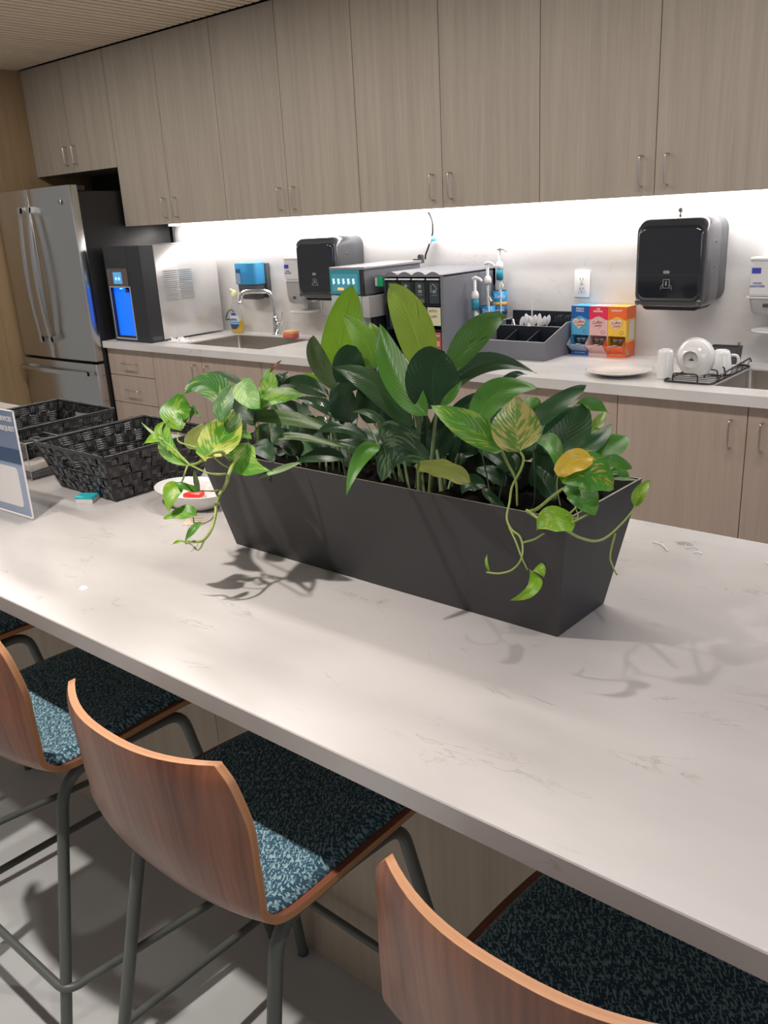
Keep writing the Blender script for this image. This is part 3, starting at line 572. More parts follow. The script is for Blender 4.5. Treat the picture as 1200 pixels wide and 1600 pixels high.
def soapwall(x0,x1,z0,zm,z1,label,blue):
    t=thing('soap_dispenser',((x0+x1)/2,0,z0),label,'soap dispenser'); cx=(x0+x1)/2
    lo='dgrey' if blue else 'lgrey'
    box('back_plate','dgrey' if blue else 'white',t,x0+.012,x1+.004,-.03,-.0005,z0+.004,z1-.006,.006)
    b=MB(); rows=[]
    for s_,z,yf in ((.72,z0,-.085),(.80,z0+.012,-.10),(.9,z0+.05,-.105),(.93,zm,-.105)): rows.append([(cx+(x-cx)*s_,y,z) for x,y in roundrect(x0,x1,yf,-.031,.02,4)])
    n=len(rows[0]); b.add([v for r in rows for v in r],[(i*n+k,i*n+(k+1)%n,(i+1)*n+(k+1)%n,(i+1)*n+k) for i in range(3) for k in range(n)],True); b.add(rows[0],[tuple(range(n))]); b.add(rows[-1],[tuple(range(n))]); b.build('push_cover',lo,t)
    if blue:
        MB().prism(roundrect(x0,x1,-.112,-.031,.018,4),zm+.001,z1,'xy').build('cartridge','bluecart',t,bev=.004)
        MB().prism(roundrect(x0+.008,x1-.008,-.104,-.036,.014,4),zm+.004,zm+.068,'xy').build('liquid','bluel',t)
        lb=box('label','signl',t,x0+.018,x0+.050,-.1135,-.1125,zm+.006,zm+.075); box('logo','darkblue',lb,x0+.020,x0+.056,-.1145,-.1136,zm+.064,zm+.086)
    else:
        MB().prism(roundrect(x0+.002,x1-.002,-.105,-.031,.018,4),zm+.004,z1-.012,'xy').build('cartridge',mat('milky_cartridge',(.72,.72,.76),.25),t,bev=.004)
        MB().prism(roundrect(x0-.004,x1+.004,-.110,-.031,.02,4),zm-.003,zm+.003,'xy').build('shelf','white',t)
        MB().prism(roundrect(x0,x1,-.108,-.031,.02,4),z1-.012,z1,'xy').build('lid','white',t,bev=.004)
        lb=box('label','white',t,x0+.010,x1-.012,-.1065,-.1052,zm+.012,z1-.028)
        box('logo','purell',lb,x0+.014,x0+.046,-.1075,-.1066,z1-.056,z1-.036)
        text('HAND\nSANITIZER',.011,(x0+.037,-.1070,zm+.045),FRONT,'purell',lb,bold=.0002)
    MB().prism(roundrect(cx-.011,cx+.009,z0+.028,z0+.040,.002,2),-.1075,-.1045,'xz').build('badge','silver' if blue else 'dgrey',t)
    return t
soapwall(-2.640,-2.462,1.110,1.192,1.310,'blue cartridge soap dispenser with black pump cover on the wall above the dish soap',True)
soapwall(-2.245,-2.10,1.094,1.215,1.335,'white wall-mounted hand sanitizer dispenser left of the faucet-side towel dispenser',False)
soapwall(.196,.34,1.105,1.167,1.308,'white wall-mounted hand sanitizer dispenser at the right edge, above the right sink',False)
def drip(x0,x1,z0,z1,label):
    t=thing('drip_tray',((x0+x1)/2,0,z0),label,'tray'); box('back_plate','lgrey',t,x0,x1,-.006,-.0005,z0,z1)
    e=MB().box(x0-.006,x0,-.010,-.0005,z0,z1); e.box(x1,x1+.006,-.010,-.0005,z0,z1); e.build('side_rib','white',t)
    MB().lathe([(0,0),(.065,0),(.078,.006),(.080,.010),(.074,.010),(.066,.004),(0,.004)],((x0+x1)/2-.01,-.075,z0-.012),28).build('cup_shelf','white',t)
drip(-2.175,-2.075,1.060,1.130,'white drip catcher shelf under the hand sanitizer left of the coffee machine')
drip(.262,.35,1.052,1.135,'white drip catcher shelf at the right edge above the right sink')
ou=thing('wall_outlet',(-.522,0,1.2),'white rectangular wall outlet above the creamer boxes','outlet')
MB().prism(roundrect(-.558,-.486,1.146,1.258,.004,2),-.007,-.0005,'xz').build('cover_plate','white',ou,bev=.0015)
ins=box('receptacle','white',ou,-.540,-.504,-.010,-.0065,1.168,1.236,.001)
for z in (1.182,1.222):
    b=MB().box(-.530,-.528,-.0107,-.0099,z-.004,z+.005); b.box(-.517,-.515,-.0107,-.0099,z-.004,z+.005); b.lathe([(0,.0007),(.0022,.0007),(.0022,0)],(-.5225,-.0100,z-.010),8,'y'); b.build('socket_slots','ink',ins)
box('test_button','lgrey',ins,-.529,-.515,-.0112,-.0099,1.1985,1.2055)
# hose
ho=thing('water_hose',(-1.33,-.02,1.3),'thin dark water tube with a blue valve hanging behind the coffee machine','tube')
tube('upper_hose','rubber',ho,[(-1.335,-.02,1.537),(-1.312,-.02,1.515),(-1.296,-.02,1.475),(-1.297,-.02,1.43),(-1.31,-.02,1.405)],.0042)
MB().tube([(-1.303,-.02,1.418),(-1.315,-.02,1.385)],.009,10).build('valve','white',ho)
box('valve_handle','bluelt',ho,-1.301,-1.281,-.028,-.012,1.393,1.408,.002)
tube('lower_hose','rubber',ho,[(-1.315,-.02,1.388),(-1.328,-.02,1.36),(-1.343,-.02,1.33),(-1.345,-.02,1.312)],.0042)
# ================================================================ COFFEE MACHINE
cm=thing('coffee_machine',(-1.42,-.28,.914),'slim coffee machine with a teal screen and pale front beside the pod rack','coffee machine')
X0,X1=-1.528,-1.330
box('body','mint',cm,X0,X1-.018,-.50,-.08,.95,1.188,.004)
box('head','rack',cm,X0,X1,-.488,-.08,1.190,1.300,.004)
box('lid',mat('brushed_lid',(.36,.35,.36),.3,metal=.4),cm,X0-.002,X1+.012,-.500,-.085,1.300,1.312,.003)
sc=box('screen','teal',cm,X0+.002,X1-.018,-.5015,-.488,1.194,1.300)
box('screen_panel',mat('screen_blue',(.04,.14,.2),.15,emit=.4,ecol=(.10,.38,.48)),sc,X0+.014,X1-.030,-.5022,-.5014,1.206,1.282)
for k in range(5):
    xx=X0+.024+k*.030
    g=MB().prism([(xx-.003,1.238),(xx+.005,1.238),(xx+.008,1.262),(xx-.005,1.262)],-.5034,-.5023,'xz'); g.box(xx+.006,xx+.011,-.5034,-.5023,1.244,1.248); g.build('drink_icon','scrl',sc)
box('screen_button','orangeb',sc,X0+.048,X0+.084,-.5034,-.5022,1.212,1.223)
box('screen_edge','blackm',cm,X1-.018,X1,-.4995,-.488,1.190,1.300)
box('side_panel','lgrey',cm,X1-.014,X1+.028,-.497,-.38,1.093,1.186,.003)
box('black_column','rackin',cm,X1-.018,X1+.014,-.44,-.09,.95,1.188,.002)
box('base','blackp',cm,X0-.004,X1+.01,-.53,-.08,.9145,.949,.004)
h=MB().box(-1.372,-1.325,-.082,-.055,1.297,1.318); h.tube([(-1.35,-.06,1.325),(-1.35,-.04,1.325)],.012,10); h.build('water_inlet','frame',cm)
box('sticker','white',cm,-1.345,-1.335,-.3,-.299,.96,.961)
# ================================================================ POD RACK
pr_=thing('coffee_pod_rack',(-1.12,-.22,.914),'large charcoal rack holding coffee packets in four columns','pod rack')
RX0,RX1=-1.296,-.942
b=MB(); b.box(RX1-.016,RX1,-.43,-.03,.9145,1.270); b.box(RX0,RX0+.008,-.36,-.03,.9145,1.270); b.box(RX0,RX1,-.05,-.03,.9145,1.270); b.box(RX0,RX1,-.43,-.03,.9145,.93)
b.build('cabinet','rack',pr_,fix=True)
colx=[-1.262+k*.0765 for k in range(5)]
# scalloped roof, one arch over each column
top=MB(); 
for k in range(4):
    a,b_=colx[k],colx[k+1]; arc=[(a+(b_-a)*j/8,1.272+.014*math.sin(PI*j/8)) for j in range(9)]
    top.prism(arc+[(b_,1.265),(a,1.265)],-.432,-.03,'xz',smooth=False)
top.box(RX0,colx[0],-.432,-.03,1.265,1.274); top.box(colx[4],RX1,-.432,-.03,1.265,1.274)
top.build('arched_top','rack',pr_)
box('dark_side_column','rackin',pr_,RX0+.009,colx[0]-.002,-.37,-.051,.931,1.264)  # solid black block gives the open gap beside the machine its darkness
box('dark_interior','rackin',pr_,colx[0],colx[4],-.17,-.16,.932,1.264)
for k in range(5): box('divider','rackin',pr_,colx[k]-.002,colx[k]+.002,-.425,-.171,.932,1.262)
for z in (1.150,1.045): box('shelf','rackin',pr_,colx[0],colx[4],-.43,-.171,z-.006,z)
for k in range(4):
    box('holder_lip','white',pr_,colx[k]+.006,colx[k+1]-.006,-.437,-.430,1.252,1.258)
    g=MB(); g.box(colx[k]+.005,colx[k+1]-.005,-.444,-.442,1.156,1.248); g.box(colx[k]+.004,colx[k]+.007,-.444,-.41,1.156,1.248); g.box(colx[k+1]-.007,colx[k+1]-.004,-.444,-.41,1.156,1.248); g.build('clear_window','glass',pr_)
def packet(k,z0,z1,m_,label,ins=(),yy=-.425):
    t=thing('coffee_packet',((colx[k]+colx[k+1])/2,yy,z0),label,'packet','packets in the pod rack')
    x0,x1=colx[k]+.011,colx[k+1]-.011
    MB().box(x0,x1,yy,yy+.14,z0+.001,z1).build('stack',m_,t,bev=.003)
    for (a,b2,c,d,mm) in ins: box('print',mm,t,x0+(x1-x0)*a,x0+(x1-x0)*b2,yy-.0012,yy-.0002,z0+(z1-z0)*c,z0+(z1-z0)*d)
    return t,x0,x1
for k in range(4):
    nm=('first','second','third','fourth')[k]
    t,x0,x1=packet(k,1.150,1.246,'dpack2' if k==3 else 'dpack','dark packet stack behind the clear window in the %s upper column of the rack'%nm,[(.35,.68,.50,.62,'silver'),(.30,.75,.40,.42,'silver')])
    cx=(x0+x1)/2
    if k<3: MB().lathe([(0,.001),(.009,.001),(.009,0)],(cx,-.4262,1.224),10,'y').build('print','silver',t)
    else: MB().tube([(cx-.015,-.4268,1.20),(cx-.016,-.4268,1.225),(cx-.004,-.4268,1.235),(cx+.006,-.4268,1.226),(cx+.014,-.4268,1.214),(cx+.006,-.4268,1.203)],.0022,6).build('print','silver',t)
    if k in (1,2): box('print','podw',t,x0+.004,x1-.004,-.4268,-.4255,1.155,1.172).data.materials[0]=mat('beans_print',(.14,.13,.10),.6,var=.6,bscale=250)
t,x0,x1=packet(2,1.045,1.138,'podw','pink and white packet stack in the middle row, left of the sticky note',[(0,1,.60,1,'pinkpack'),(.3,.75,.72,.82,'maroon')])
text('DOUBLE',.0105,((x0+x1)/2,-.4265,1.083),FRONT,'ink',t,bold=.0003)
t,x0,x1=packet(1,1.045,1.138,'pinkpack','pink packet stack in the middle row, second column of the rack')
t,x0,x1=packet(0,1.045,1.138,'dpack','dark packet stack in the middle row, first column of the rack')
t,x0,x1=packet(3,.932,1.035,'brownpack','brown and pink cocoa packet stack in the bottom row, last column of the rack',[(.05,.95,.02,.15,'pinkpack'),(.1,.9,.4,.62,'pinkpack')])
text('COCOA',.0125,((x0+x1)/2,-.4265,1.018),FRONT,'creamp',t,bold=.0003)
t,x0,x1=packet(2,.932,1.035,'paper','pale packet stack in the bottom row, third column of the rack')
t,x0,x1=packet(1,.932,1.035,'podw','white packet stack in the bottom row, second column of the rack')
nt_=thing('sticky_note',((colx[3]+colx[4])/2,-.432,1.07),'cream sticky note with handwriting stuck on the pod rack','note')
box('sheet','note',nt_,colx[3]+.006,colx[4]-.002,-.4340,-.4328,1.062,1.139); text('WITH',.017,((colx[3]+colx[4])/2-.005,-.4342,1.122),FRONT,'ink',nt_); text('LAM',.017,((colx[3]+colx[4])/2,-.4342,1.100),FRONT,'ink',nt_)
gp=thing('green_packet',(-1.283,-.44,1.224),'small green packet at the top between coffee machine and pod rack','packet')
box('packet','green',gp,-1.305,-1.262,-.446,-.431,1.224,1.266,.002); box('print','podw',gp,-1.303,-1.292,-.4472,-.446,1.228,1.262)
# ================================================================ SYRUP BOTTLES
st=thing('bottle_riser',(-.905,-.15,.914),'stepped clear riser with white dividers under the syrup bottles','rack')
BY=[(-.250,0),(-.150,.055),(-.052,.110)]
for y,dz in BY[1:]: box('step','glass',st,-.940,-.872,y-.045,y+.045,.9145,.9145+dz-.001)
for y,dz in BY: box('divider','white',st,-.8735,-.8705,y-.046,y-.040,.915,1.105+dz*.7)
def syrup(y,dz,label,sleeve,lab=True,cap=True):
    x=-.905; z=.914+dz; t=thing('syrup_bottle',(x,y,z),label,'bottle','syrup bottles with white pumps')
    MB().lathe([(0,.001),(.029,.001),(.031,.006),(.031,.150),(.028,.168),(.016,.195),(.0135,.205),(.0135,.245),(0,.245)],(x,y,z),22).build('bottle','glassb',t)
    MB().lathe([(0,.004),(.027,.004),(.028,.09),(0,.09)],(x,y,z),18).build('syrup',mat('amber_syrup',(.35,.14,.03),.2),t)
    if lab:
        lb=MB().lathe([(.0315,.045),(.0318,.045),(.0318,.150),(.0315,.150)],(x,y,z),28).build('label','tlabel',t)
        MB().lathe([(.0320,.085),(.0323,.085),(.0323,.102),(.0320,.102)],(x,y,z),28).build('label_band','amber',lb)
        MB().lathe([(.0320,.047),(.0323,.047),(.0323,.083),(.0320,.083)],(x,y,z),28).build('label_band','darkblue',lb)
        MB().lathe([(0,.001),(.010,.001),(.010,0)],(x+.022,y-.0265,z+.098),14,'y').build('label_swirl','creamp',lb)
        tr=Matrix.Rotation(.5,4,'Z')@Matrix.Rotation(PI/2,4,'X'); text('Torani',.023,(x+.0345*math.sin(.5),y-.0345*math.cos(.5),z+.128),tr,'white',lb,shear=.35,bold=.0006,sx=.8)
        if cap: text('CARAMEL',.0105,(x+.0345*math.sin(.5),y-.0345*math.cos(.5),z+.066),tr,'white',lb,bold=.0004)
    p=MB().lathe([(.0,.245),(.0165,.245),(.017,.262),(.013,.272),(.010,.276),(.006,.280),(.006,.325),(0,.325)],(x,y,z),18); p.tube([(x,y,z+.02),(x,y,z+.24)],.006,8)
    p.tube([(x-.012,y,z+.328),(x+.004,y,z+.333),(x+.028,y-.003,z+.328),(x+.040,y-.004,z+.318)],[.006,.007,.006,.005],8); p.build('pump','white',t)
    p2=MB().tube([(x,y,z+.175),(x+.008,y,z+.185),(x+.018,y,z+.168)],.0045,6); p2.build('dip_joint','white',t)
    if sleeve: MB().lathe([(.0145,.196),(.016,.196),(.0155,.246),(.0145,.246)],(x,y,z),20).build('sleeve','tband',t)
syrup(*BY[0],'front syrup bottle with teal sleeve and short white pump',True); syrup(*BY[1],'middle syrup bottle with a bare white pump between the two others',False,True,False); syrup(*BY[2],'rearmost and tallest-standing syrup bottle with teal sleeve and caramel label',True)
# ================================================================ CONDIMENT ORGANIZER
og=thing('condiment_organizer',(-.70,-.15,.914),'black sloped condiment organizer with open compartments','organizer')
OX0,OX1,OY0,OY1=-.868,-.537,-.290,-.006; th=.006
pf=[(OY0,.9145),(OY0,.990),(-.105,1.049),(OY1,1.049),(OY1,.9145)]
for xx in (OX0,OX1-th): MB().prism(pf,xx,xx+th,'yz').build('side_wall','rack',og)
box('front_wall','rack',og,OX0+th,OX1-th,OY0,OY0+th,.9145,.990)
box('bottom','rackin',og,OX0+th,OX1-th,OY0+th,OY1,.9145,.920)
box('back_wall','rackin',og,OX0+th,OX1-th,OY1-th,OY1,.92,1.085)
box('cross_divider','rackin',og,OX0+th,OX1-th,-.145,-.140,.92,1.035)
box('cross_divider','rackin',og,OX0+th,OX1-th,-.070,-.066,.92,1.049)
for k in range(1,3):
    x=OX0+(OX1-OX0)*k/3; MB().prism([(OY0+th,.92),(OY0+th,.975),(-.145,1.02),(-.145,.92)],x-.002,x+.002,'yz').build('divider','rackin',og)
    MB().prism([(-.140,.92),(-.140,1.033),(OY1-th,1.045),(OY1-th,.92)],x-.002,x+.002,'yz').build('divider','rackin',og)
rim=MB(); r_=.0022
rim.tube([(OX0,OY0+.001,.991),(OX1-.002,OY0+.001,.991),(OX1-.002,-.105,1.050),(OX1-.002,OY1,1.050)],r_,6); rim.tube([(OX0+.002,OY0,.991),(OX0+.002,-.105,1.050),(OX0+.002,OY1,1.050)],r_,6); rim.tube([(OX0,-.142,1.036),(OX1,-.142,1.036)],.0015,6)
rim.build('rim','lgrey',og,fix=False)
for k in range(13): box('card',('dgrey','rackin')[k%2],og,-.62+k*.0062,-.616+k*.0062,-.060,-.015,.921,1.066+.003*(k%3))
# white plastic spoons standing in the organizer
random.seed(3)
sp=[(-.775,-.118,.06),(-.768,-.10,.09),(-.748,-.11,.04)]+[(-.74+.0095*k,-.115+.03*((k*7)%5)/5,.02+.010*k) for k in range(8)]
for i,(x,y,tl) in enumerate(sp):
    t=thing('plastic_spoon',(x,y,.925),'white plastic spoon standing bowl-up in the bundle in the black organizer','spoon','white spoons in the organizer')
    hgt=.105+.012*((i*5)%4)/3
    a=Vector((x,y,.923)); bq=Vector((x+tl*.35,y,.923+hgt)); MB().tube([a,bq],[.003,.0035],6).build('stem','white',t,fix=False)
    d=(bq-a).normalized(); bb=MB(); n=10; vs=[];fs=[]
    for j in range(7):
        u=j/6; w=.012*math.sin(PI*min(.999,u*.88+.1))**.7; 
        for k in range(5): s_=k/2-1; p=bq+d*(.045*u)+Vector((w*s_,.006*(s_*s_)-.006,0)); vs.append(p)
    for j in range(6):
        for k in range(4): q=j*5+k; fs.append((q,q+1,q+6,q+5))
    bb.add(vs,fs,True); bb.build('bowl','white',t,fix=False)
tag(MB().box(-.712,-.706,-.103,-.101,.924,1.175).build('stir_stick','white'),'tall white stir stick poking out above the spoons','stir stick').rotation_euler=(0,0,0)
tag(MB().tube([(-.80,-.13,1.0),(-.783,-.135,1.06),(-.772,-.14,1.03)],[.003,.0045,.0035],6).build('straw_paper','white',fix=False),'small torn white paper hanging on the organizer rim','paper')
tag(MB().hexa([(-.700,-.158,1.036),(-.688,-.158,1.036),(-.688,-.150,1.036),(-.700,-.150,1.036)],[(-.699,-.156,1.050),(-.694,-.156,1.047),(-.694,-.152,1.047),(-.699,-.152,1.050)]).build('paper_scrap','white'),'small pointed white paper scrap on the organizer edge','paper')
# ================================================================ CREAMER BOXES
def creamer(x0,x1,top,bodyc,flap,label,head,logo,base_m):
    y0,y1,z0,z1=-.090,-.006,.9145,1.120; t=thing('creamer_box',((x0+x1)/2,(y0+y1)/2,.914),label,'box','coffee creamer boxes')
    w=x1-x0; cx=(x0+x1)/2
    # carton with a torn-open window low in the front
    b=MB(); wz0,wz1=.938,1.000
    b.box(x0,x1,y1-.003,y1,z0,z1); b.box(x0,x0+.002,y0,y1-.003,z0,z1); b.box(x1-.002,x1,y0,y1-.003,z0,z1); b.box(x0+.002,x1-.002,y0,y1-.003,z1-.002,z1); b.box(x0+.002,x1-.002,y0,y1-.003,z0,z0+.002)
    b.box(x0+.002,x1-.002,y0,y0+.002,wz1,z1-.002); b.box(x0+.002,x1-.002,y0,y0+.002,z0+.002,wz0); b.box(x0+.002,x1-.002,y0+.045,y0+.047,z0+.002,wz1)
    b.build('carton',bodyc,t)
    wav=[(x0+w*j/12,1.075-.008*0+.012*math.sin(PI*(j/12))**2*1.2-.010) for j in range(13)]
    tp=MB().prism(wav+[(x1,z1),(x0,z1)],y0-.0012,y0-.0002,'xz'); tp.build('printed_top',top,t)
    box('printed_side',top,t,x1,x1+.0008,y0,y1,z1-.05,z1); box('printed_side',flap,t,x1,x1+.0008,y0,y1,z0,.975)
    if flap=='orangep':
        s=box('nutrition_panel','paper',t,x1,x1+.0012,y0+.03,y1-.012,.985,1.062)
        box('barcode','lgrey',t,x1,x1+.0012,y0+.006,y0+.028,.922,.944)
    box('printed_base',base_m,t,x0,x1,y0-.0012,y0-.0002,z0,wz0)
    text(head,.0095,(cx-.002,y0-.0014,1.104),FRONT,'white',t,bold=.0003)
    # heart
    hp=[]; 
    for j in range(28):
        a=2*PI*j/28; hx=16*math.sin(a)**3; hz=13*math.cos(a)-5*math.cos(2*a)-2*math.cos(3*a)-math.cos(4*a); hp.append((cx-.004+hx*.00172,1.050+hz*.00155))
    hh=MB().prism(hp,y0-.0026,y0-.0014,'xz').build('heart_logo','creamp' if logo!='pink' else 'pinkp',t)
    ol=MB().tube([(a,y0-.0026,b2) for a,b2 in hp],.0004,4,True).build('heart_outline','white',hh,fix=False)
    text('Coffee',.0165,(cx-.004,y0-.0028,1.054),Matrix.Rotation(-.12,4,'Y')@Matrix.Rotation(PI/2,4,'X'),'maroon',hh,bold=.0002,shear=.1); text('mate',.0145,(cx-.001,y0-.0028,1.042),Matrix.Rotation(-.12,4,'Y')@Matrix.Rotation(PI/2,4,'X'),'maroon',hh,bold=.0002,shear=.1)
    MB().lathe([(.0070,.0006),(.0080,.0006),(.0080,0),(.0070,0)],(x0+w*.76,y0-.0004,1.015),16,'y').build('seal_print','maroon',t)
    # folded-out tray
    f=MB(); yf=y0-.036
    f.hexa([(x0+.004,y0-.001,.934),(x1-.004,y0-.001,.934),(x1-.004,y0-.003,.934),(x0+.004,y0-.003,.934)],[(x0-.002,yf+.002,.962),(x1-.002,yf+.002,.962),(x1-.002,yf,.962),(x0-.002,yf,.962)])
    f.add([(x0+.004,y0-.002,.934),(x0-.002,yf,.962),(x0-.004,y0,.990)],[(0,1,2)]); f.add([(x1-.004,y0-.002,.934),(x1-.002,yf,.962),(x1-.004,y0,.990)],[(0,2,1)])
    f.build('tear_out_tray',flap if flap!='bluep' else 'signl',t)
    text('LIQUID CREAMER',.0065,(cx,y0-.0014,.926),FRONT,'white',t)
    for j,(dx,dz,dy) in enumerate(((.018,.958,.016),(.040,.962,.014),(.060,.958,.018),(.028,.982,.02),(.052,.984,.02),(.018,1.0-.018+.001,.034),(.062,1.0-.018+.002,.034))[:5]):
        c=MB().lathe([(0,0),(.0085,0),(.0115,.014),(.0125,.0145),(.0125,.016),(0,.016)],(x0+dx,y0-.010+dy-.016 if j<3 else y0+dy,dz-.014),14)
        o=c.build('creamer_cup','lgrey'); tag(o,{'bluep':'small white creamer cup in the opening of the blue box','pinkp':'small white creamer cup in the opening of the red and pink box','orangep':'small white creamer cup in the opening of the orange and yellow box'}[flap],'creamer cup',{'bluep':'cups in the blue box','pinkp':'cups in the red and pink box','orangep':'cups in the orange box'}[flap])
creamer(-.524,-.442,'bluep','bluelt','bluep','blue creamer carton, next to the black organizer','FRENCH\nVANILLA','cream','bluep')
creamer(-.4405,-.3585,'red','pinkp','pinkp','red and pink creamer carton in the middle of the three','THE\nORIGINAL','pink','pinkp')
creamer(-.357,-.275,'orangep','yellowp','orangep','orange and yellow creamer carton, next to the towel dispenser','HAZELNUT','cream','orangep')
# ================================================================ PLATE, DISH RACK, BOWL, MUGS
tag(MB().lathe([(0,.003),(.045,.003),(.05,.0),(.058,.002),(.075,.006),(.120,.020),(.122,.022),(.118,.0235),(.080,.011),(.055,.008),(0,.008)],(-.135,-.44,.914),48).build('plate','ceram'),'round white dinner plate lying on the worktop in front of the creamer boxes','plate')
dk=thing('dish_rack',(.13,-.31,.914),'black wire dish rack beside the right sink','dish rack')
RW=.0032
rk=roundrect(.062,.235,-.512,-.105,.025,5)
MB().tube([(x,y,.9185) for x,y in rk],RW,8,True).build('base_frame','blackm',dk,fix=False)
for k in range(13):
    y=-.49+k*.031; MB().tube(bend([(.063,y,.9185),(.066,y,.917),(.230,y,.917),(.234,y,.9185)],.004),.0016,6).build('cross_wire','blackm',dk,fix=False)
for y in (-.508,-.40,-.33): MB().tube(bend([(.098 if y<-.5 else .17,y,.917),(.098 if y<-.5 else .17,y,.948),(.186 if y<-.5 else .215,y,.948),(.186 if y<-.5 else .215,y,.917)],.012),.0026,8).build('plate_loop','blackm',dk,fix=False)
MB().tube([(.235,-.487,.9185),(.245,-.40,.945),(.245,-.16,.955),(.235,-.11,.935)],RW,8).build('side_rail','blackm',dk,fix=False)
for k in range(6): MB().tube([(.236,-.45+k*.058,.9185),(.244,-.45+k*.058,.946)],.0016,6).build('side_wire','blackm',dk,fix=False)
ca=MB(); o=[(x,y) for x,y in roundrect(.085,.195,-.150,-.085,.008,3)]; cx_,cy_=.14,-.117; n=len(o)
vs=[(cx_+(x-cx_)*.9,cy_+(y-cy_)*.9,.919) for x,y in o]+[(x,y,.988) for x,y in o]+[(cx_+(x-cx_)*.95,cy_+(y-cy_)*.95,.988) for x,y in o]+[(cx_+(x-cx_)*.86,cy_+(y-cy_)*.86,.925) for x,y in o]
ca.add(vs,[(i*n+k,i*n+(k+1)%n,(i+1)*n+(k+1)%n,(i+1)*n+k) for i in range(3) for k in range(n)]+[tuple(range(n)),tuple(range(3*n,4*n))]); cad=ca.build('utensil_caddy','dgrey',dk,fix=True)
tag(MB().tube([(.18,-.10,.93),(.184,-.10,1.004)],[.004,.006],8).build('utensil','nickel',fix=False),'metal utensil tip standing in the dark caddy of the dish rack','utensil')
bo=thing('bowl',(.135,-.40,.914),'white bowl standing on edge in the dish rack, underside showing','bowl')
MB().lathe([(.028,.050),(.0305,.050),(.0305,.046),(.044,.040),(.062,.020),(.070,0),(.0685,-.001),(.060,.018),(.042,.036),(0,.042)],(.136,-.405,.9895),48,'y').build('body','ceram',bo)
MB().lathe([(0,.0445),(.028,.0445),(.028,.050)],(.136,-.405,.9895),40,'y').build('foot_recess',mat('unglazed_grey',(.50,.49,.47),.5),bo)
ib=MB().box(.130,.146,-.4505,-.4498,.984,.990); ib.box(.138,.140,-.4505,-.4498,.984,.998); ib.build('maker_mark','dgrey',bo)
def mug(x,y,z,h,r0,r1,ang,label,handle=None):
    t=thing('mug',(x,y,z),label,'mug')
    MB().lathe([(r0-.004,0),(r0,0),(r0,.004),(r1,h-.012),(r1-.004,h-.003),(r1-.010,h),(r1-.013,h-.003),(0,h-.003)],(x,y,z),36).build('body','ceram',t)
    if handle is not None:
        c,s=math.cos(handle),math.sin(handle); rm=(r0+r1)/2
        MB().tube(smooth_pts([(x+c*(rm-.003+a),y+s*(rm-.003+a),z+h*b) for a,b in ((0,.28),(.020,.30),(.027,.50),(.020,.72),(0,.76))],4),.0055,8).build('handle','ceram',t,fix=False)
mug(.040,-.44,.9145,.104,.031,.028,0,'tall white mug turned upside down at the left end of the dish rack',PI*.5)
mug(.190,-.30,.9205,.083,.040,.030,0,'white mug turned upside down behind the bowl in the dish rack',.5)
# ================================================================ ISLAND
isl=thing('kitchen_island',(-.3,-2.2,0),'oak-panelled kitchen island base under the marble worktop','island')
for k in range(4):
    box('panel','lami',isl,-2.40+k*1.15,-2.40+(k+1)*1.15-.0015,-2.464,-2.446,.0,.879)
    box('panel','lami',isl,-2.40+k*1.15,-2.40+(k+1)*1.15-.0015,-1.925,-1.907,.09,.879)
box('end_panel','lami',isl,-2.42,-2.402,-2.464,-1.907,0,.879); box('end_panel','lami',isl,2.20,2.218,-2.464,-1.907,0,.879)
box('carcass','blackm',isl,-2.40,2.20,-2.445,-1.926,.002,.87)
tag(box('island_worktop','marble',None,-2.55,2.35,-2.833,-1.878,.8795,.911,.0015,1),'long white marble-look island worktop carrying the planter','countertop')
# ================================================================ BAR STOOLS
def interp(T,t):
    t=t*(len(T)-1); i=min(len(T)-2,int(t)); f=t-i
    p0=T[max(0,i-1)];p1=T[i];p2=T[i+1];p3=T[min(len(T)-1,i+2)]
    return tuple(.5*((2*b)+(c-a)*f+(2*a-5*b+4*c-d)*f*f+(3*b-a-3*c+d)*f**3) for a,b,c,d in zip(p0,p1,p2,p3))
#        y      z     half-w  wing
PROF=[(-2.525,.628,.176,.000),(-2.580,.640,.188,.001),(-2.66,.643,.194,.003),(-2.74,.640,.197,.007),(-2.81,.634,.199,.012),(-2.860,.632,.201,.018),(-2.895,.641,.202,.023),(-2.922,.668,.203,.027),(-2.938,.708,.203,.040),(-2.950,.758,.202,.050),(-2.956,.808,.200,.055),(-2.961,.852,.194,.053),(-2.963,.882,.186,.050),(-2.9635,.903,.170,.047)]
def shellpt(u,t,off=0,ws=1):
    y,z,w,k=interp(PROF,t); e=1e-3; y2,z2,_,_=interp(PROF,min(1,t+e)); y1,z1,_,_=interp(PROF,max(0,t-e))
    ty,tz=y2-y1,z2-z1; l=math.hypot(ty,tz) or 1; ty/=l; tz/=l
    ny,nz=tz,-ty          # towards the sitter: up over the seat, forward on the back
    q=k*abs(u)**2.4+off
    if abs(u)>.9 and t>.93: q+=0
    return Vector((u*w*ws,y+ny*q,z+nz*q))
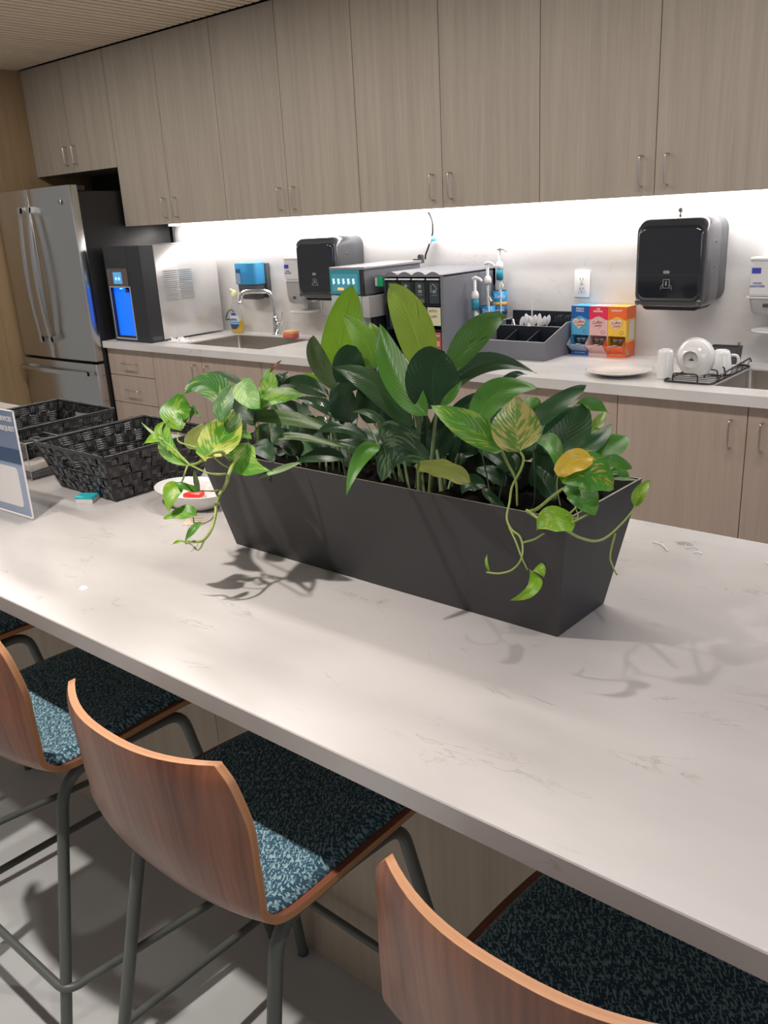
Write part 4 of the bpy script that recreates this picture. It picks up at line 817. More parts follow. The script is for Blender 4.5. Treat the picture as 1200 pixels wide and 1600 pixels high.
def make_stool():
    t=thing('bar_stool',(0,-2.74,0),'','stool','molded plywood bar stools at the island')
    NU,NV=20,56; th=.0115
    b=MB(); vs=[];uv=[]
    arc=[0]; 
    for j in range(1,NV+1):
        a=interp(PROF,(j-1)/NV); c=interp(PROF,j/NV); arc.append(arc[-1]+math.hypot(a[0]-c[0],a[1]-c[1]))
    for side in (0,1):
        for j in range(NV+1):
            for i in range(NU+1):
                u=-1+2*i/NU; p=shellpt(u,j/NV,-th*side,1-.0*side); vs.append(p); uv.append((p.x+.3*0,arc[j]))
    st_=(NV+1)*(NU+1); 
    def id_(s,j,i): return s*st_+j*(NU+1)+i
    fs=[];mi=[]
    for j in range(NV):
        for i in range(NU):
            fs.append((id_(0,j,i),id_(0,j,i+1),id_(0,j+1,i+1),id_(0,j+1,i))); fs.append((id_(1,j,i),id_(1,j+1,i),id_(1,j+1,i+1),id_(1,j,i+1)))
    b.add(vs,fs,True,0)
    ring=[(0,i) for i in range(NU)]+[(j,NU) for j in range(NV)]+[(NV,i) for i in range(NU,0,-1)]+[(j,0) for j in range(NV,0,-1)]
    # ply edge: own vertices so that it stays crisp
    ev=[]; euv=[]
    for j,i in ring: ev+=[vs[id_(0,j,i)],vs[id_(1,j,i)]]; euv+=[(0.0,arc[j]+vs[id_(0,j,i)].x),(th*6,arc[j]+vs[id_(0,j,i)].x)]
    n=len(ring); b.add(ev,[(2*k,2*((k+1)%n),2*((k+1)%n)+1,2*k+1) for k in range(n)],True,1)
    # add() appended raw vectors; uv per vertex
    b.uv=uv+euv
    b.v=[Vector(v) for v in b.v]
    b.build('shell',['shell','edge'],t,fix=True)
    # upholstered pad: from the front edge into the curve of the back
    c=MB(); NU2,NV2=22,30; t1=.545; rows=[]; vs=[];uv=[]
    def pad(i,j,top):
        u=-1+2*i/NU2; v=j/NV2; tt=.012+(t1-.012)*v
        # rounded outline
        wsc=.94
        if v>.80: wsc*=math.sqrt(max(0,1-((v-.80)/.20)**2*.72))
        if v<.08: wsc*=1-.06*((.08-v)/.08)**2
        e=min(1,(1-abs(u))/.10); f=min(1,min(v,1-v)/.06); hgt=.018*(min(e,1)*(2-min(e,1)))**.5*(min(f,1)*(2-min(f,1)))**.5
        return shellpt(u*wsc,tt,(.0015+hgt) if top else .0008)
    for top in (1,0):
        for j in range(NV2+1):
            for i in range(NU2+1): p=pad(i,j,top); vs.append(p); uv.append((p.x,p.y*1.0+p.z))
    s2=(NV2+1)*(NU2+1); fs=[]
    for j in range(NV2):
        for i in range(NU2):
            a=j*(NU2+1)+i; fs.append((a,a+1,a+NU2+2,a+NU2+1)); fs.append((s2+a,s2+a+NU2+1,s2+a+NU2+2,s2+a+1))
    for j in range(NV2):
        for i in (0,NU2): a=j*(NU2+1)+i; fs.append((a,a+NU2+1,s2+a+NU2+1,s2+a))
    for i in range(NU2):
        for j in (0,NV2): a=j*(NU2+1)+i; fs.append((a,a+1,s2+a+1,s2+a))
    c.add(vs,fs,True); c.uv=uv; c.build('seat_pad','tweed',t,fix=True)
    R_=.0108
    for s in (-1,1):
        f=bend([(s*.238,-2.492,.004),(s*.172,-2.602,.612),(s*.166,-2.72,.612)],.038,6); r=bend([(s*.205,-2.985,.004),(s*.163,-2.858,.606),(s*.166,-2.72,.612)],.055,6)
        for P in (f,r):
            l=MB().tube(P,R_,12).build('leg','leg',t,fix=False)
            MB().tube([P[0]-Vector((0,0,.0035)),P[0]+Vector((0,0,.008))],.0118,12).build('foot_cap','dgrey',l,fix=False)
    MB().tube([(-.166,-2.66,.612),(.166,-2.66,.612)],.009,10).build('seat_bracket','leg',t,fix=False); MB().tube([(-.166,-2.80,.612),(.166,-2.80,.612)],.009,10).build('seat_bracket','leg',t,fix=False)
    for x in (-.12,.12): MB().box(x-.02,x+.02,-2.81,-2.65,.617,.6205).build('mounting_plate','blackm',t)
    rg=bend([(0,-2.504,.18),(.232,-2.504,.18),(.206,-2.950,.215),(-.206,-2.950,.215),(-.232,-2.504,.18),(0,-2.504,.18)],.03,6)[:-1]
    MB().tube(rg,.0082,10,True).build('foot_rail','leg',t,fix=False)
    return t
s0=make_stool(); SX=[(.367,-2.74,-.025),(-.193,-2.74,0),(.972,-2.745,.0),(-.790,-2.74,0)]
SL=['walnut bar stool with sunlit-blue tweed pad, in the middle of the frame before the planter','walnut bar stool with blue tweed pad, cut by the left edge behind the full-view stool','walnut bar stool nearest the camera, its back cut by the bottom edge','bar stool farthest left, only its dark seat corner and one leg showing']
SL[0]='walnut bar stool with blue tweed pad, the only one whose whole back shows'
for i,(x,y,r) in enumerate(SX):
    o=s0 if i==0 else copy_tree(s0)
    o.location=(x,y,0); o.rotation_euler=(0,0,r); o['label']=SL[i]
# ================================================================ PLANTER
pl=thing('planter',(.35,-2.35,.911),'long tapered charcoal metal planter box standing on the island','planter')
Bt=[(-.014,-2.421),(.713,-2.421),(.716,-2.277),(-.014,-2.277)]; Tp=[(-.052,-2.462),(.747,-2.462),(.752,-2.232),(-.052,-2.232)]
zb,zt=.9118,1.116
def inset(P,d): x=[p[0] for p in P]; y=[p[1] for p in P]; cx,cy=sum(x)/4,sum(y)/4; return [(px+(d if px<cx else -d),py+(d if py<cy else -d)) for px,py in P]
Ti=inset(Tp,.0035); Bi=inset(Bt,.004)
b=MB(); vs=[(x,y,zb) for x,y in Bt]+[(x,y,zt) for x,y in Tp]+[(x,y,zt) for x,y in Ti]+[(x,y,zb+.004) for x,y in Bi]
b.add(vs,[(0,3,2,1),(12,13,14,15)]+[(k,(k+1)%4,4+(k+1)%4,4+k) for k in range(4)]+[(4+k,4+(k+1)%4,8+(k+1)%4,8+k) for k in range(4)]+[(8+k,8+(k+1)%4,12+(k+1)%4,12+k) for k in range(4)])
b.build('box','planter',pl)
rl=MB(); T2=inset(Tp,.0002); T3=inset(Tp,.0034); rl.add([(x,y,zt+.0002) for x,y in T2]+[(x,y,zt+.0002) for x,y in T3],[(k,(k+1)%4,4+(k+1)%4,4+k) for k in range(4)]); rl.build('bare_metal_rim','nickel',pl,fix=False)  # bright strip painting the lamplight caught by the planter's top edge
mb=MB(); nx,ny=40,12; vs=[];fs=[]
for j in range(ny+1):
    for i in range(nx+1):
        u,v=i/nx,j/ny; x=-.040+.776*u; y=-2.448+.204*v; vs.append((x,y,1.070+.008*math.sin(i*2.3+j)+.006*math.sin(j*3.1+i*1.7)))
for j in range(ny):
    for i in range(nx): k=j*(nx+1)+i; fs.append((k,k+1,k+nx+2,k+nx+1))
mb.add(vs,fs,True); tag(mb.build('soil','soil',pl,fix=False),kind='stuff')
# ---- plants
PT={'c':thing('leafy_plant',(.40,-2.36,1.07),'tall broad-leaved evergreen plant with lime top leaves in the middle of the planter','plant'),
    'd':thing('leafy_plant',(.20,-2.38,1.07),'low dark-leaved plant between the left trailing vine and the tall plant','plant'),
    'p':thing('trailing_vine',(.03,-2.40,1.07),'variegated trailing vine spilling over the left end of the planter','plant'),
    'q':thing('trailing_vine',(.62,-2.38,1.07),'variegated trailing vine spilling over the right end of the planter','plant')}
def wprof(sh,v):
    a,b={'l':(.75,1.0),'o':(.55,.75),'b':(.42,.45),'h':(.38,.80),'w':(.6,.45),'d':(.62,.95)}[sh]
    pk=a/(a+b); r=(v**a*(1-v)**b)/(pk**a*(1-pk)**b)
    if sh=='w': r*=1+.10*math.sin(v*17)
    return r+.006
def leaf(pl_,st_,sh,B,K,T,lat,w,fold,idx):
    B,K,T,lat=Vector(B),Vector(K),Vector(T),Vector(lat); nl,na=16,4
    vs=[];uv=[];fs=[]; rnd=random.Random(idx)
    ph=rnd.random()*6; wa=.045*w+.0006; L=(T-B).length
    for j in range(nl+1):
        v=j/nl; p=B*(1-v)**2+K*2*v*(1-v)+T*v*v; tg=((K-B)*(1-v)+(T-K)*v).normalized()
        l=(lat-tg*lat.dot(tg)).normalized(); n=l.cross(tg).normalized()
        if n.dot(CL-p)<0: n=-n
        hw=w*.5*wprof(sh,v)
        for i in range(-na,na+1):
            s=i/na; back=0
            if sh=='h' and v<.25: back=-(abs(s)**1.5)*L*.13*(1-v/.25)   # basal lobes
            q=p+l*(s*hw)+tg*back+n*(abs(s)*hw*fold*.9+wa*math.sin(v*8+ph+s*1.5)*abs(s)+.0)
            vs.append(q); uv.append((s*.5+.5,v))
    m_=2*na+1
    for j in range(nl):
        for i in range(m_-1): k=j*m_+i; fs.append((k,k+1,k+m_+1,k+m_))
    b=MB().add(vs,fs,True); b.uv=uv
    return b.build('leaf',LM[st_],PT[pl_],fix=False)
LEAVES=[
('c','lime','o',(0.179,-2.3,1.23),(0.2,-2.299,1.318),(0.204,-2.267,1.406),(-0.861,-0.447,0.242),0.0772,0.12),
('c','lime2','o',(0.33,-2.36,1.269),(0.33,-2.365,1.326),(0.248,-2.342,1.363),(-0.463,-0.819,-0.338),0.0464,0.1),
('c','lime','o',(0.242,-2.25,1.256),(0.255,-2.256,1.309),(0.213,-2.234,1.336),(-0.713,-0.688,-0.133),0.0329,0.1),
('c','lime3','o',(0.351,-2.25,1.246),(0.332,-2.252,1.365),(0.266,-2.238,1.404),(-0.596,-0.741,-0.309),0.0681,0.1),
('c','mid','o',(0.505,-2.45,1.234),(0.433,-2.446,1.282),(0.382,-2.405,1.36),(-0.658,-0.584,-0.476),0.0481,0.25),
('c','dark','b',(0.507,-2.43,1.24),(0.492,-2.435,1.293),(0.512,-2.412,1.325),(-0.832,-0.534,0.152),0.0822,0.1),
('c','mid2','l',(0.474,-2.36,1.274),(0.509,-2.317,1.361),(0.525,-2.262,1.36),(-0.718,-0.154,0.679),0.0472,0.3),
('c','mid3','l',(0.472,-2.38,1.23),(0.485,-2.315,1.327),(0.575,-2.251,1.27),(-0.463,0.177,0.868),0.0355,0.35),
('c','dark','l',(0.478,-2.25,1.218),(0.514,-2.229,1.271),(0.521,-2.192,1.254),(-0.622,0.034,0.782),0.0133,0.3),
('c','dark','l',(0.456,-2.34,1.201),(0.495,-2.32,1.229),(0.507,-2.271,1.242),(-0.614,0.036,0.788),0.0257,0.3),
('c','mid','l',(0.53,-2.45,1.252),(0.561,-2.462,1.269),(0.564,-2.442,1.291),(-0.76,-0.194,0.62),0.0132,0.3),
('c','grey','o',(0.213,-2.33,1.226),(0.171,-2.359,1.29),(0.19,-2.361,1.328),(-0.57,-0.749,-0.336),0.0365,0.3),
('c','dark','b',(0.323,-2.4,1.25),(0.295,-2.409,1.285),(0.312,-2.387,1.319),(-0.742,-0.67,0.002),0.055,0.15),
('c','mid3','l',(0.448,-2.42,1.199),(0.418,-2.444,1.287),(0.318,-2.452,1.294),(-0.376,-0.556,-0.742),0.0439,0.3),
('c','dark','o',(0.356,-2.36,1.242),(0.348,-2.369,1.277),(0.285,-2.348,1.304),(-0.484,-0.713,-0.508),0.0436,0.2),
('c','agl','o',(0.352,-2.3,1.223),(0.321,-2.306,1.272),(0.279,-2.288,1.286),(-0.484,-0.701,-0.523),0.0339,0.3),
('c','dark','b',(0.329,-2.43,1.201),(0.333,-2.454,1.236),(0.325,-2.447,1.271),(-0.652,-0.734,-0.193),0.0438,0.2),
('c','dark','b',(0.372,-2.42,1.201),(0.37,-2.438,1.24),(0.365,-2.427,1.267),(-0.698,-0.703,-0.139),0.0372,0.2),
('c','dark','o',(0.394,-2.37,1.182),(0.374,-2.394,1.22),(0.352,-2.387,1.25),(-0.494,-0.722,-0.484),0.0469,0.2),
('c','mid3','l',(0.43,-2.45,1.193),(0.423,-2.467,1.242),(0.361,-2.463,1.228),(-0.171,-0.649,-0.741),0.0134,0.3),
('c','agl','b',(0.514,-2.46,1.164),(0.465,-2.503,1.228),(0.487,-2.542,1.153),(0.252,-0.078,-0.965),0.0419,0.2),
('c','agl','o',(0.499,-2.46,1.2),(0.438,-2.502,1.243),(0.489,-2.532,1.188),(0.453,-0.058,-0.89),0.0246,0.3),
('c','mid','l',(0.441,-2.48,1.183),(0.441,-2.536,1.209),(0.448,-2.579,1.134),(0.771,0.245,-0.587),0.0255,0.3),
('c','olive','w',(0.491,-2.47,1.157),(0.579,-2.51,1.185),(0.635,-2.527,1.17),(-0.058,0.555,0.83),0.0266,0.2),
('c','dark','o',(0.481,-2.4,1.148),(0.486,-2.396,1.198),(0.485,-2.363,1.229),(-0.848,-0.463,0.256),0.0425,0.3),
('c','dark','l',(0.494,-2.38,1.143),(0.51,-2.389,1.178),(0.51,-2.369,1.195),(-0.857,-0.399,0.328),0.0153,0.3),
('c','dark','o',(0.433,-2.36,1.14),(0.427,-2.372,1.162),(0.362,-2.351,1.187),(-0.397,-0.71,-0.581),0.0369,0.3),
('c','dark','o',(0.475,-2.36,1.159),(0.526,-2.345,1.166),(0.484,-2.296,1.18),(-0.688,-0.019,0.725),0.0278,0.3),
('c','dark','l',(0.354,-2.38,1.13),(0.326,-2.411,1.155),(0.27,-2.415,1.157),(0.034,-0.568,-0.823),0.0292,0.3),
('d','lime','l',(0.149,-2.3,1.22),(0.119,-2.304,1.252),(0.067,-2.298,1.226),(0.286,-0.144,-0.947),0.0161,0.3),
('d','cream','l',(0.128,-2.29,1.243),(0.103,-2.306,1.243),(0.063,-2.297,1.225),(0.536,-0.28,-0.796),0.0069,0.3),
('d','dark','o',(0.186,-2.33,1.212),(0.117,-2.334,1.245),(0.045,-2.327,1.219),(0.254,-0.574,-0.778),0.0347,0.3),
('d','gloss','l',(0.227,-2.36,1.182),(0.22,-2.373,1.216),(0.132,-2.368,1.212),(0.063,-0.71,-0.702),0.0252,0.35),
('d','olive2','l',(0.277,-2.42,1.179),(0.163,-2.445,1.209),(0.067,-2.459,1.182),(0.346,-0.535,-0.771),0.0276,0.3),
('d','dark','l',(0.374,-2.44,1.182),(0.322,-2.455,1.21),(0.275,-2.46,1.182),(0.336,-0.551,-0.764),0.0211,0.3),
('d','olive2','l',(0.339,-2.45,1.163),(0.188,-2.481,1.189),(0.221,-2.5,1.164),(0.387,-0.52,-0.761),0.0142,0.3),
('d','dark','o',(0.183,-2.36,1.122),(0.139,-2.35,1.192),(0.046,-2.334,1.19),(-0.202,-0.825,-0.528),0.0377,0.3),
('d','dark','o',(0.196,-2.34,1.113),(0.166,-2.338,1.158),(0.116,-2.321,1.16),(-0.292,-0.834,-0.468),0.0422,0.3),
('d','dark','o',(0.14,-2.37,1.104),(0.125,-2.376,1.13),(0.043,-2.355,1.143),(-0.124,-0.819,-0.56),0.0384,0.3),
('d','dark','l',(0.321,-2.44,1.14),(0.282,-2.461,1.154),(0.226,-2.466,1.125),(0.482,-0.445,-0.755),0.0267,0.3),
('d','gloss','l',(0.26,-2.38,1.148),(0.243,-2.392,1.183),(0.205,-2.384,1.189),(-0.209,-0.816,-0.539),0.0166,0.3),
('d','dark','o',(0.297,-2.38,1.141),(0.257,-2.381,1.177),(0.283,-2.359,1.192),(-0.768,-0.638,0.054),0.0333,0.3),
('d','dark','l',(0.073,-2.33,1.101),(0.039,-2.337,1.124),(0.038,-2.305,1.168),(-0.641,-0.765,-0.065),0.0249,0.3),
('d','pale','l',(0.244,-2.47,1.13),(0.23,-2.513,1.125),(0.197,-2.528,1.109),(0.646,-0.237,-0.725),0.0109,0.3),
('p','mid3','l',(0.03,-2.398,1.233),(-0.018,-2.418,1.265),(-0.043,-2.454,1.241),(0.598,-0.591,-0.542),0.023,0.4),
('p','vardark','o',(0.08,-2.488,1.209),(0.033,-2.472,1.273),(-0.005,-2.507,1.236),(0.415,-0.762,-0.497),0.0628,0.25),
('p','var','w',(0.026,-2.55,1.178),(-0.025,-2.537,1.214),(0.027,-2.52,1.214),(-0.904,-0.241,0.353),0.0572,0.2),
('p','mid','l',(0.014,-2.52,1.18),(0.018,-2.504,1.229),(0.056,-2.526,1.196),(-0.822,0.283,0.494),0.0161,0.3),
('p','var','l',(0.108,-2.6,1.139),(0.036,-2.615,1.141),(0.001,-2.553,1.195),(-0.242,-0.948,-0.206),0.0308,0.3),
('p','lime','l',(0.017,-2.58,1.173),(-0.004,-2.589,1.182),(0.002,-2.562,1.195),(-0.76,-0.631,0.155),0.0138,0.3),
('p','vary','h',(0.17,-2.6,1.168),(0.148,-2.551,1.184),(0.077,-2.462,1.209),(-0.918,-0.189,0.35),0.0652,0.15),
('p','olive','o',(0.106,-2.56,1.156),(0.049,-2.569,1.154),(0.052,-2.511,1.189),(-0.719,-0.689,0.087),0.0335,0.2),
('p','vardark','o',(0.142,-2.55,1.206),(0.105,-2.515,1.228),(0.064,-2.451,1.246),(-0.888,-0.36,0.286),0.0324,0.25),
('p','agl','o',(0.123,-2.45,1.185),(0.115,-2.472,1.2),(0.061,-2.442,1.238),(-0.104,-0.939,-0.327),0.0458,0.2),
('p','var','h',(0.102,-2.46,1.254),(0.165,-2.512,1.236),(0.211,-2.52,1.231),(0.098,0.936,0.338),0.0426,0.15),
('p','var','h',(0.09,-2.4,1.214),(0.103,-2.394,1.239),(0.061,-2.358,1.261),(-0.83,-0.531,0.17),0.0361,0.15),
('p','brown','l',(0.088,-2.38,1.258),(0.106,-2.383,1.273),(0.103,-2.362,1.279),(-0.874,0.103,0.476),0.006,0.3),
('p','var','o',(0.114,-2.44,1.198),(0.113,-2.408,1.229),(0.17,-2.379,1.221),(-0.737,0.438,0.514),0.0413,0.25),
('p','dark','l',(0.046,-2.34,1.224),(0.082,-2.342,1.239),(0.071,-2.318,1.248),(-0.849,0.196,0.491),0.0244,0.3),
('p','var','h',(0.153,-2.512,1.154),(0.181,-2.567,1.122),(0.257,-2.547,1.136),(-0.098,0.942,0.321),0.0453,0.2),
('p','dark','o',(0.129,-2.47,1.147),(0.167,-2.488,1.16),(0.22,-2.511,1.135),(-0.084,0.926,0.369),0.0378,0.2),
('p','dark','l',(0.182,-2.5,1.122),(0.212,-2.519,1.119),(0.22,-2.519,1.103),(0.292,0.934,0.208),0.0106,0.3),
('p','lime','l',(0.057,-2.61,1.171),(0.047,-2.62,1.191),(0.025,-2.631,1.17),(0.696,-0.518,-0.498),0.0209,0.3),
('p','pale','l',(0.059,-2.61,1.179),(0.041,-2.619,1.188),(-0.024,-2.595,1.198),(0.261,-0.87,-0.418),0.0055,0.3),
('p','mid','l',(0.127,-2.6,1.097),(0.123,-2.629,1.106),(0.098,-2.627,1.114),(0.497,-0.75,-0.436),0.0178,0.3),
('p','grey','l',(0.125,-2.6,1.094),(0.153,-2.626,1.127),(0.164,-2.633,1.147),(-0.522,-0.852,-0.047),0.0093,0.3),
('p','limev','h',(0.093,-2.618,1.107),(0.097,-2.639,1.102),(0.105,-2.652,1.07),(0.89,0.374,-0.261),0.0328,0.15),
('p','var','o',(0.138,-2.62,1.059),(0.124,-2.634,1.072),(0.08,-2.647,1.051),(0.714,-0.55,-0.434),0.03,0.25),
('p','mid','l',(0.161,-2.63,1.055),(0.17,-2.65,1.055),(0.154,-2.665,1.029),(0.934,-0.02,-0.356),0.015,0.3),
('p','lime','l',(0.141,-2.65,1.019),(0.137,-2.66,1.03),(0.115,-2.664,1.015),(0.74,-0.532,-0.412),0.0062,0.3),
('p','var','o',(0.137,-2.519,1.165),(0.141,-2.508,1.183),(0.154,-2.498,1.166),(-0.698,0.519,0.493),0.026,0.3),
('p','dark','o',(0.036,-2.418,1.129),(-0.01,-2.406,1.151),(0.003,-2.371,1.165),(-0.861,-0.465,0.208),0.0331,0.3),
('p','dark','o',(0.087,-2.4,1.119),(0.045,-2.398,1.138),(0.054,-2.364,1.156),(-0.75,-0.658,0.07),0.0289,0.3),
('p','vardark','o',(0.065,-2.473,1.133),(0.048,-2.478,1.149),(0.039,-2.453,1.164),(-0.618,-0.786,-0.009),0.0233,0.3),
('q','var','o',(0.644,-2.46,1.201),(0.617,-2.491,1.237),(0.547,-2.496,1.263),(-0.059,-0.776,-0.628),0.0456,0.15),
('q','cream2','d',(0.697,-2.5,1.215),(0.679,-2.485,1.242),(0.648,-2.436,1.274),(-0.799,-0.594,-0.091),0.0671,0.12),
('q','mid','o',(0.572,-2.42,1.213),(0.548,-2.36,1.277),(0.617,-2.313,1.26),(-0.725,0.246,0.643),0.0467,0.2),
('q','mid','o',(0.647,-2.38,1.239),(0.651,-2.388,1.253),(0.629,-2.368,1.259),(-0.622,-0.714,-0.323),0.0249,0.2),
('q','dark2','o',(0.656,-2.4,1.222),(0.672,-2.367,1.254),(0.694,-2.312,1.27),(-0.762,0.221,0.609),0.0304,0.2),
('q','dark2','b',(0.691,-2.38,1.176),(0.688,-2.371,1.202),(0.69,-2.319,1.244),(-0.941,-0.208,0.268),0.0673,0.15),
('q','mid','l',(0.67,-2.3,1.23),(0.686,-2.277,1.245),(0.701,-2.248,1.217),(-0.218,0.65,0.728),0.0226,0.3),
('q','dark2','l',(0.737,-2.42,1.203),(0.758,-2.403,1.208),(0.753,-2.346,1.227),(-0.759,0.27,0.593),0.0254,0.2),
('q','varl','l',(0.682,-2.28,1.195),(0.701,-2.275,1.205),(0.688,-2.237,1.217),(-0.853,0.114,0.509),0.0189,0.2),
('q','lime','l',(0.711,-2.3,1.173),(0.724,-2.303,1.178),(0.712,-2.27,1.19),(-0.911,0.009,0.412),0.0141,0.2),
('q','varl','l',(0.694,-2.29,1.195),(0.706,-2.293,1.208),(0.709,-2.285,1.187),(0.069,0.751,0.657),0.0087,0.2),
('q','mid','b',(0.763,-2.4,1.189),(0.765,-2.379,1.2),(0.767,-2.329,1.207),(-0.814,0.212,0.54),0.0328,0.15),
('q','mid','o',(0.769,-2.4,1.186),(0.785,-2.393,1.192),(0.795,-2.369,1.172),(-0.108,0.726,0.679),0.0203,0.15),
('q','yel','b',(0.782,-2.46,1.208),(0.764,-2.487,1.214),(0.754,-2.501,1.19),(0.681,-0.378,-0.627),0.0338,0.1),
('q','vary2','b',(0.761,-2.5,1.18),(0.78,-2.467,1.21),(0.808,-2.448,1.167),(-0.276,0.681,0.678),0.058,0.12),
('q','mid','h',(0.761,-2.46,1.159),(0.784,-2.483,1.164),(0.803,-2.491,1.141),(0.451,0.778,0.437),0.0394,0.15),
('q','mid','o',(0.754,-2.48,1.172),(0.774,-2.497,1.171),(0.781,-2.491,1.155),(0.418,0.786,0.455),0.0179,0.2),
('q','mid','l',(0.761,-2.36,1.163),(0.776,-2.36,1.164),(0.779,-2.338,1.15),(-0.045,0.748,0.663),0.0146,0.2),
('q','pale','l',(0.742,-2.33,1.14),(0.761,-2.32,1.141),(0.774,-2.286,1.13),(-0.278,0.674,0.685),0.0055,0.2),
('q','limev','l',(0.774,-2.3,1.093),(0.771,-2.293,1.113),(0.777,-2.26,1.124),(-0.95,-0.041,0.31),0.0205,0.3),
('q','mid','o',(0.689,-2.45,1.218),(0.735,-2.469,1.239),(0.751,-2.495,1.193),(0.433,0.779,0.454),0.0238,0.3),
('q','limev','h',(0.79,-2.53,1.14),(0.77,-2.55,1.157),(0.759,-2.563,1.136),(0.515,-0.57,-0.64),0.039,0.15),
('q','limev','l',(0.746,-2.56,1.079),(0.794,-2.591,1.071),(0.742,-2.6,1.048),(0.941,0.067,-0.333),0.0173,0.3),
('q','limev','o',(0.754,-2.56,1.078),(0.767,-2.57,1.096),(0.775,-2.571,1.077),(0.099,0.842,0.53),0.0153,0.2),
('q','limev','l',(0.699,-2.58,1.071),(0.696,-2.588,1.085),(0.688,-2.569,1.09),(-0.757,-0.646,-0.094),0.0042,0.2),
('q','dark','o',(0.621,-2.4,1.148),(0.613,-2.408,1.178),(0.561,-2.402,1.179),(-0.131,-0.801,-0.584),0.0274,0.25),
('q','dark','o',(0.631,-2.36,1.118),(0.665,-2.359,1.164),(0.633,-2.336,1.192),(-0.918,-0.369,0.142),0.0346,0.25),
('q','dark','o',(0.664,-2.38,1.119),(0.702,-2.381,1.16),(0.709,-2.368,1.171),(-0.847,0.151,0.509),0.0339,0.25),
('q','dark','o',(0.597,-2.38,1.118),(0.585,-2.389,1.147),(0.547,-2.388,1.139),(0.006,-0.785,-0.619),0.0265,0.25),
('q','dark','o',(0.589,-2.42,1.128),(0.565,-2.437,1.143),(0.562,-2.445,1.118),(0.608,-0.447,-0.656),0.0287,0.25),
('q','dark','o',(0.601,-2.34,1.124),(0.602,-2.356,1.141),(0.544,-2.332,1.171),(-0.364,-0.803,-0.473),0.0318,0.25),
('q','dark','o',(0.697,-2.4,1.12),(0.679,-2.412,1.143),(0.659,-2.393,1.165),(-0.52,-0.765,-0.38),0.0287,0.25),
('q','dark','o',(0.635,-2.44,1.106),(0.608,-2.453,1.129),(0.599,-2.444,1.134),(-0.231,-0.827,-0.512),0.0141,0.25),
('q','dark','o',(0.711,-2.33,1.143),(0.689,-2.349,1.154),(0.647,-2.331,1.174),(-0.148,-0.783,-0.604),0.036,0.25),
('c','dark','o',(0.453,-2.3,1.107),(0.455,-2.283,1.156),(0.375,-2.243,1.164),(-0.656,-0.687,-0.312),0.0278,0.25),
('c','dark','o',(0.24,-2.3,1.085),(0.217,-2.296,1.133),(0.208,-2.267,1.14),(-0.738,-0.675,-0.015),0.0342,0.25),
('q','dark','o',(0.541,-2.3,1.126),(0.526,-2.283,1.139),(0.438,-2.204,1.207),(-0.666,-0.708,-0.234),0.0428,0.25),
('q','dark','o',(0.498,-2.3,1.129),(0.522,-2.274,1.164),(0.487,-2.24,1.158),(-0.912,-0.146,0.384),0.039,0.25),
('q','gloss','o',(0.651,-2.3,1.15),(0.626,-2.281,1.167),(0.564,-2.231,1.185),(-0.461,-0.767,-0.447),0.0283,0.25),
('d','dark2','o',(0.147,-2.3,1.088),(0.157,-2.288,1.104),(0.127,-2.232,1.147),(-0.843,-0.41,0.348),0.0445,0.25),
('c','dark','o',(0.303,-2.3,1.082),(0.301,-2.29,1.118),(0.277,-2.239,1.199),(-0.804,-0.58,0.133),0.0382,0.25),
('c','dark','o',(0.25,-2.3,1.085),(0.296,-2.292,1.141),(0.203,-2.264,1.141),(-0.685,-0.715,-0.14),0.0336,0.25),
('c','dark2','o',(0.353,-2.3,1.095),(0.3,-2.297,1.131),(0.305,-2.259,1.178),(-0.737,-0.668,-0.107),0.0422,0.25),
('d','dark2','o',(-0.084,-2.3,1.042),(-0.071,-2.281,1.098),(-0.108,-2.253,1.093),(-0.78,-0.567,0.266),0.039,0.25),
('d','dark','o',(-0.006,-2.3,1.049),(0.021,-2.283,1.099),(-0.047,-2.244,1.123),(-0.742,-0.657,0.129),0.042,0.25),
('d','dark','o',(0.056,-2.3,1.07),(0.021,-2.29,1.09),(-0.021,-2.239,1.133),(-0.628,-0.773,-0.088),0.0407,0.25),
('d','gloss','o',(-0.072,-2.3,1.05),(-0.108,-2.279,1.088),(-0.041,-2.236,1.1),(-0.774,-0.081,0.628),0.0474,0.25),
('q','dark2','o',(0.572,-2.3,1.143),(0.606,-2.297,1.157),(0.551,-2.243,1.207),(-0.905,-0.406,0.127),0.0323,0.25),
('q','gloss','o',(0.567,-2.3,1.128),(0.55,-2.278,1.173),(0.531,-2.255,1.165),(-0.788,-0.607,-0.099),0.033,0.25),
('d','dark','o',(0.039,-2.3,1.055),(0.025,-2.277,1.104),(-0.034,-2.238,1.11),(-0.653,-0.756,-0.045),0.0334,0.25),
('q','dark2','o',(0.518,-2.3,1.121),(0.512,-2.276,1.165),(0.506,-2.244,1.168),(-0.921,-0.289,0.259),0.0322,0.25),
('d','dark2','o',(0.205,-2.3,1.068),(0.176,-2.28,1.113),(0.101,-2.23,1.153),(-0.583,-0.786,-0.205),0.0467,0.25),
('q','dark2','o',(0.506,-2.3,1.115),(0.506,-2.283,1.147),(0.488,-2.22,1.202),(-0.913,-0.347,0.216),0.0317,0.25),
('q','dark','o',(0.49,-2.3,1.112),(0.477,-2.271,1.16),(0.483,-2.234,1.166),(-0.919,-0.217,0.33),0.0435,0.25),
('c','gloss','o',(0.395,-2.3,1.115),(0.347,-2.3,1.116),(0.342,-2.249,1.208),(-0.758,-0.645,-0.094),0.0345,0.25),
('q','dark2','o',(0.647,-2.3,1.141),(0.631,-2.277,1.165),(0.576,-2.218,1.196),(-0.732,-0.648,-0.211),0.0365,0.25),
('d','dark','o',(0.093,-2.3,1.058),(0.046,-2.291,1.095),(0.047,-2.242,1.154),(-0.737,-0.672,0.067),0.0504,0.25),
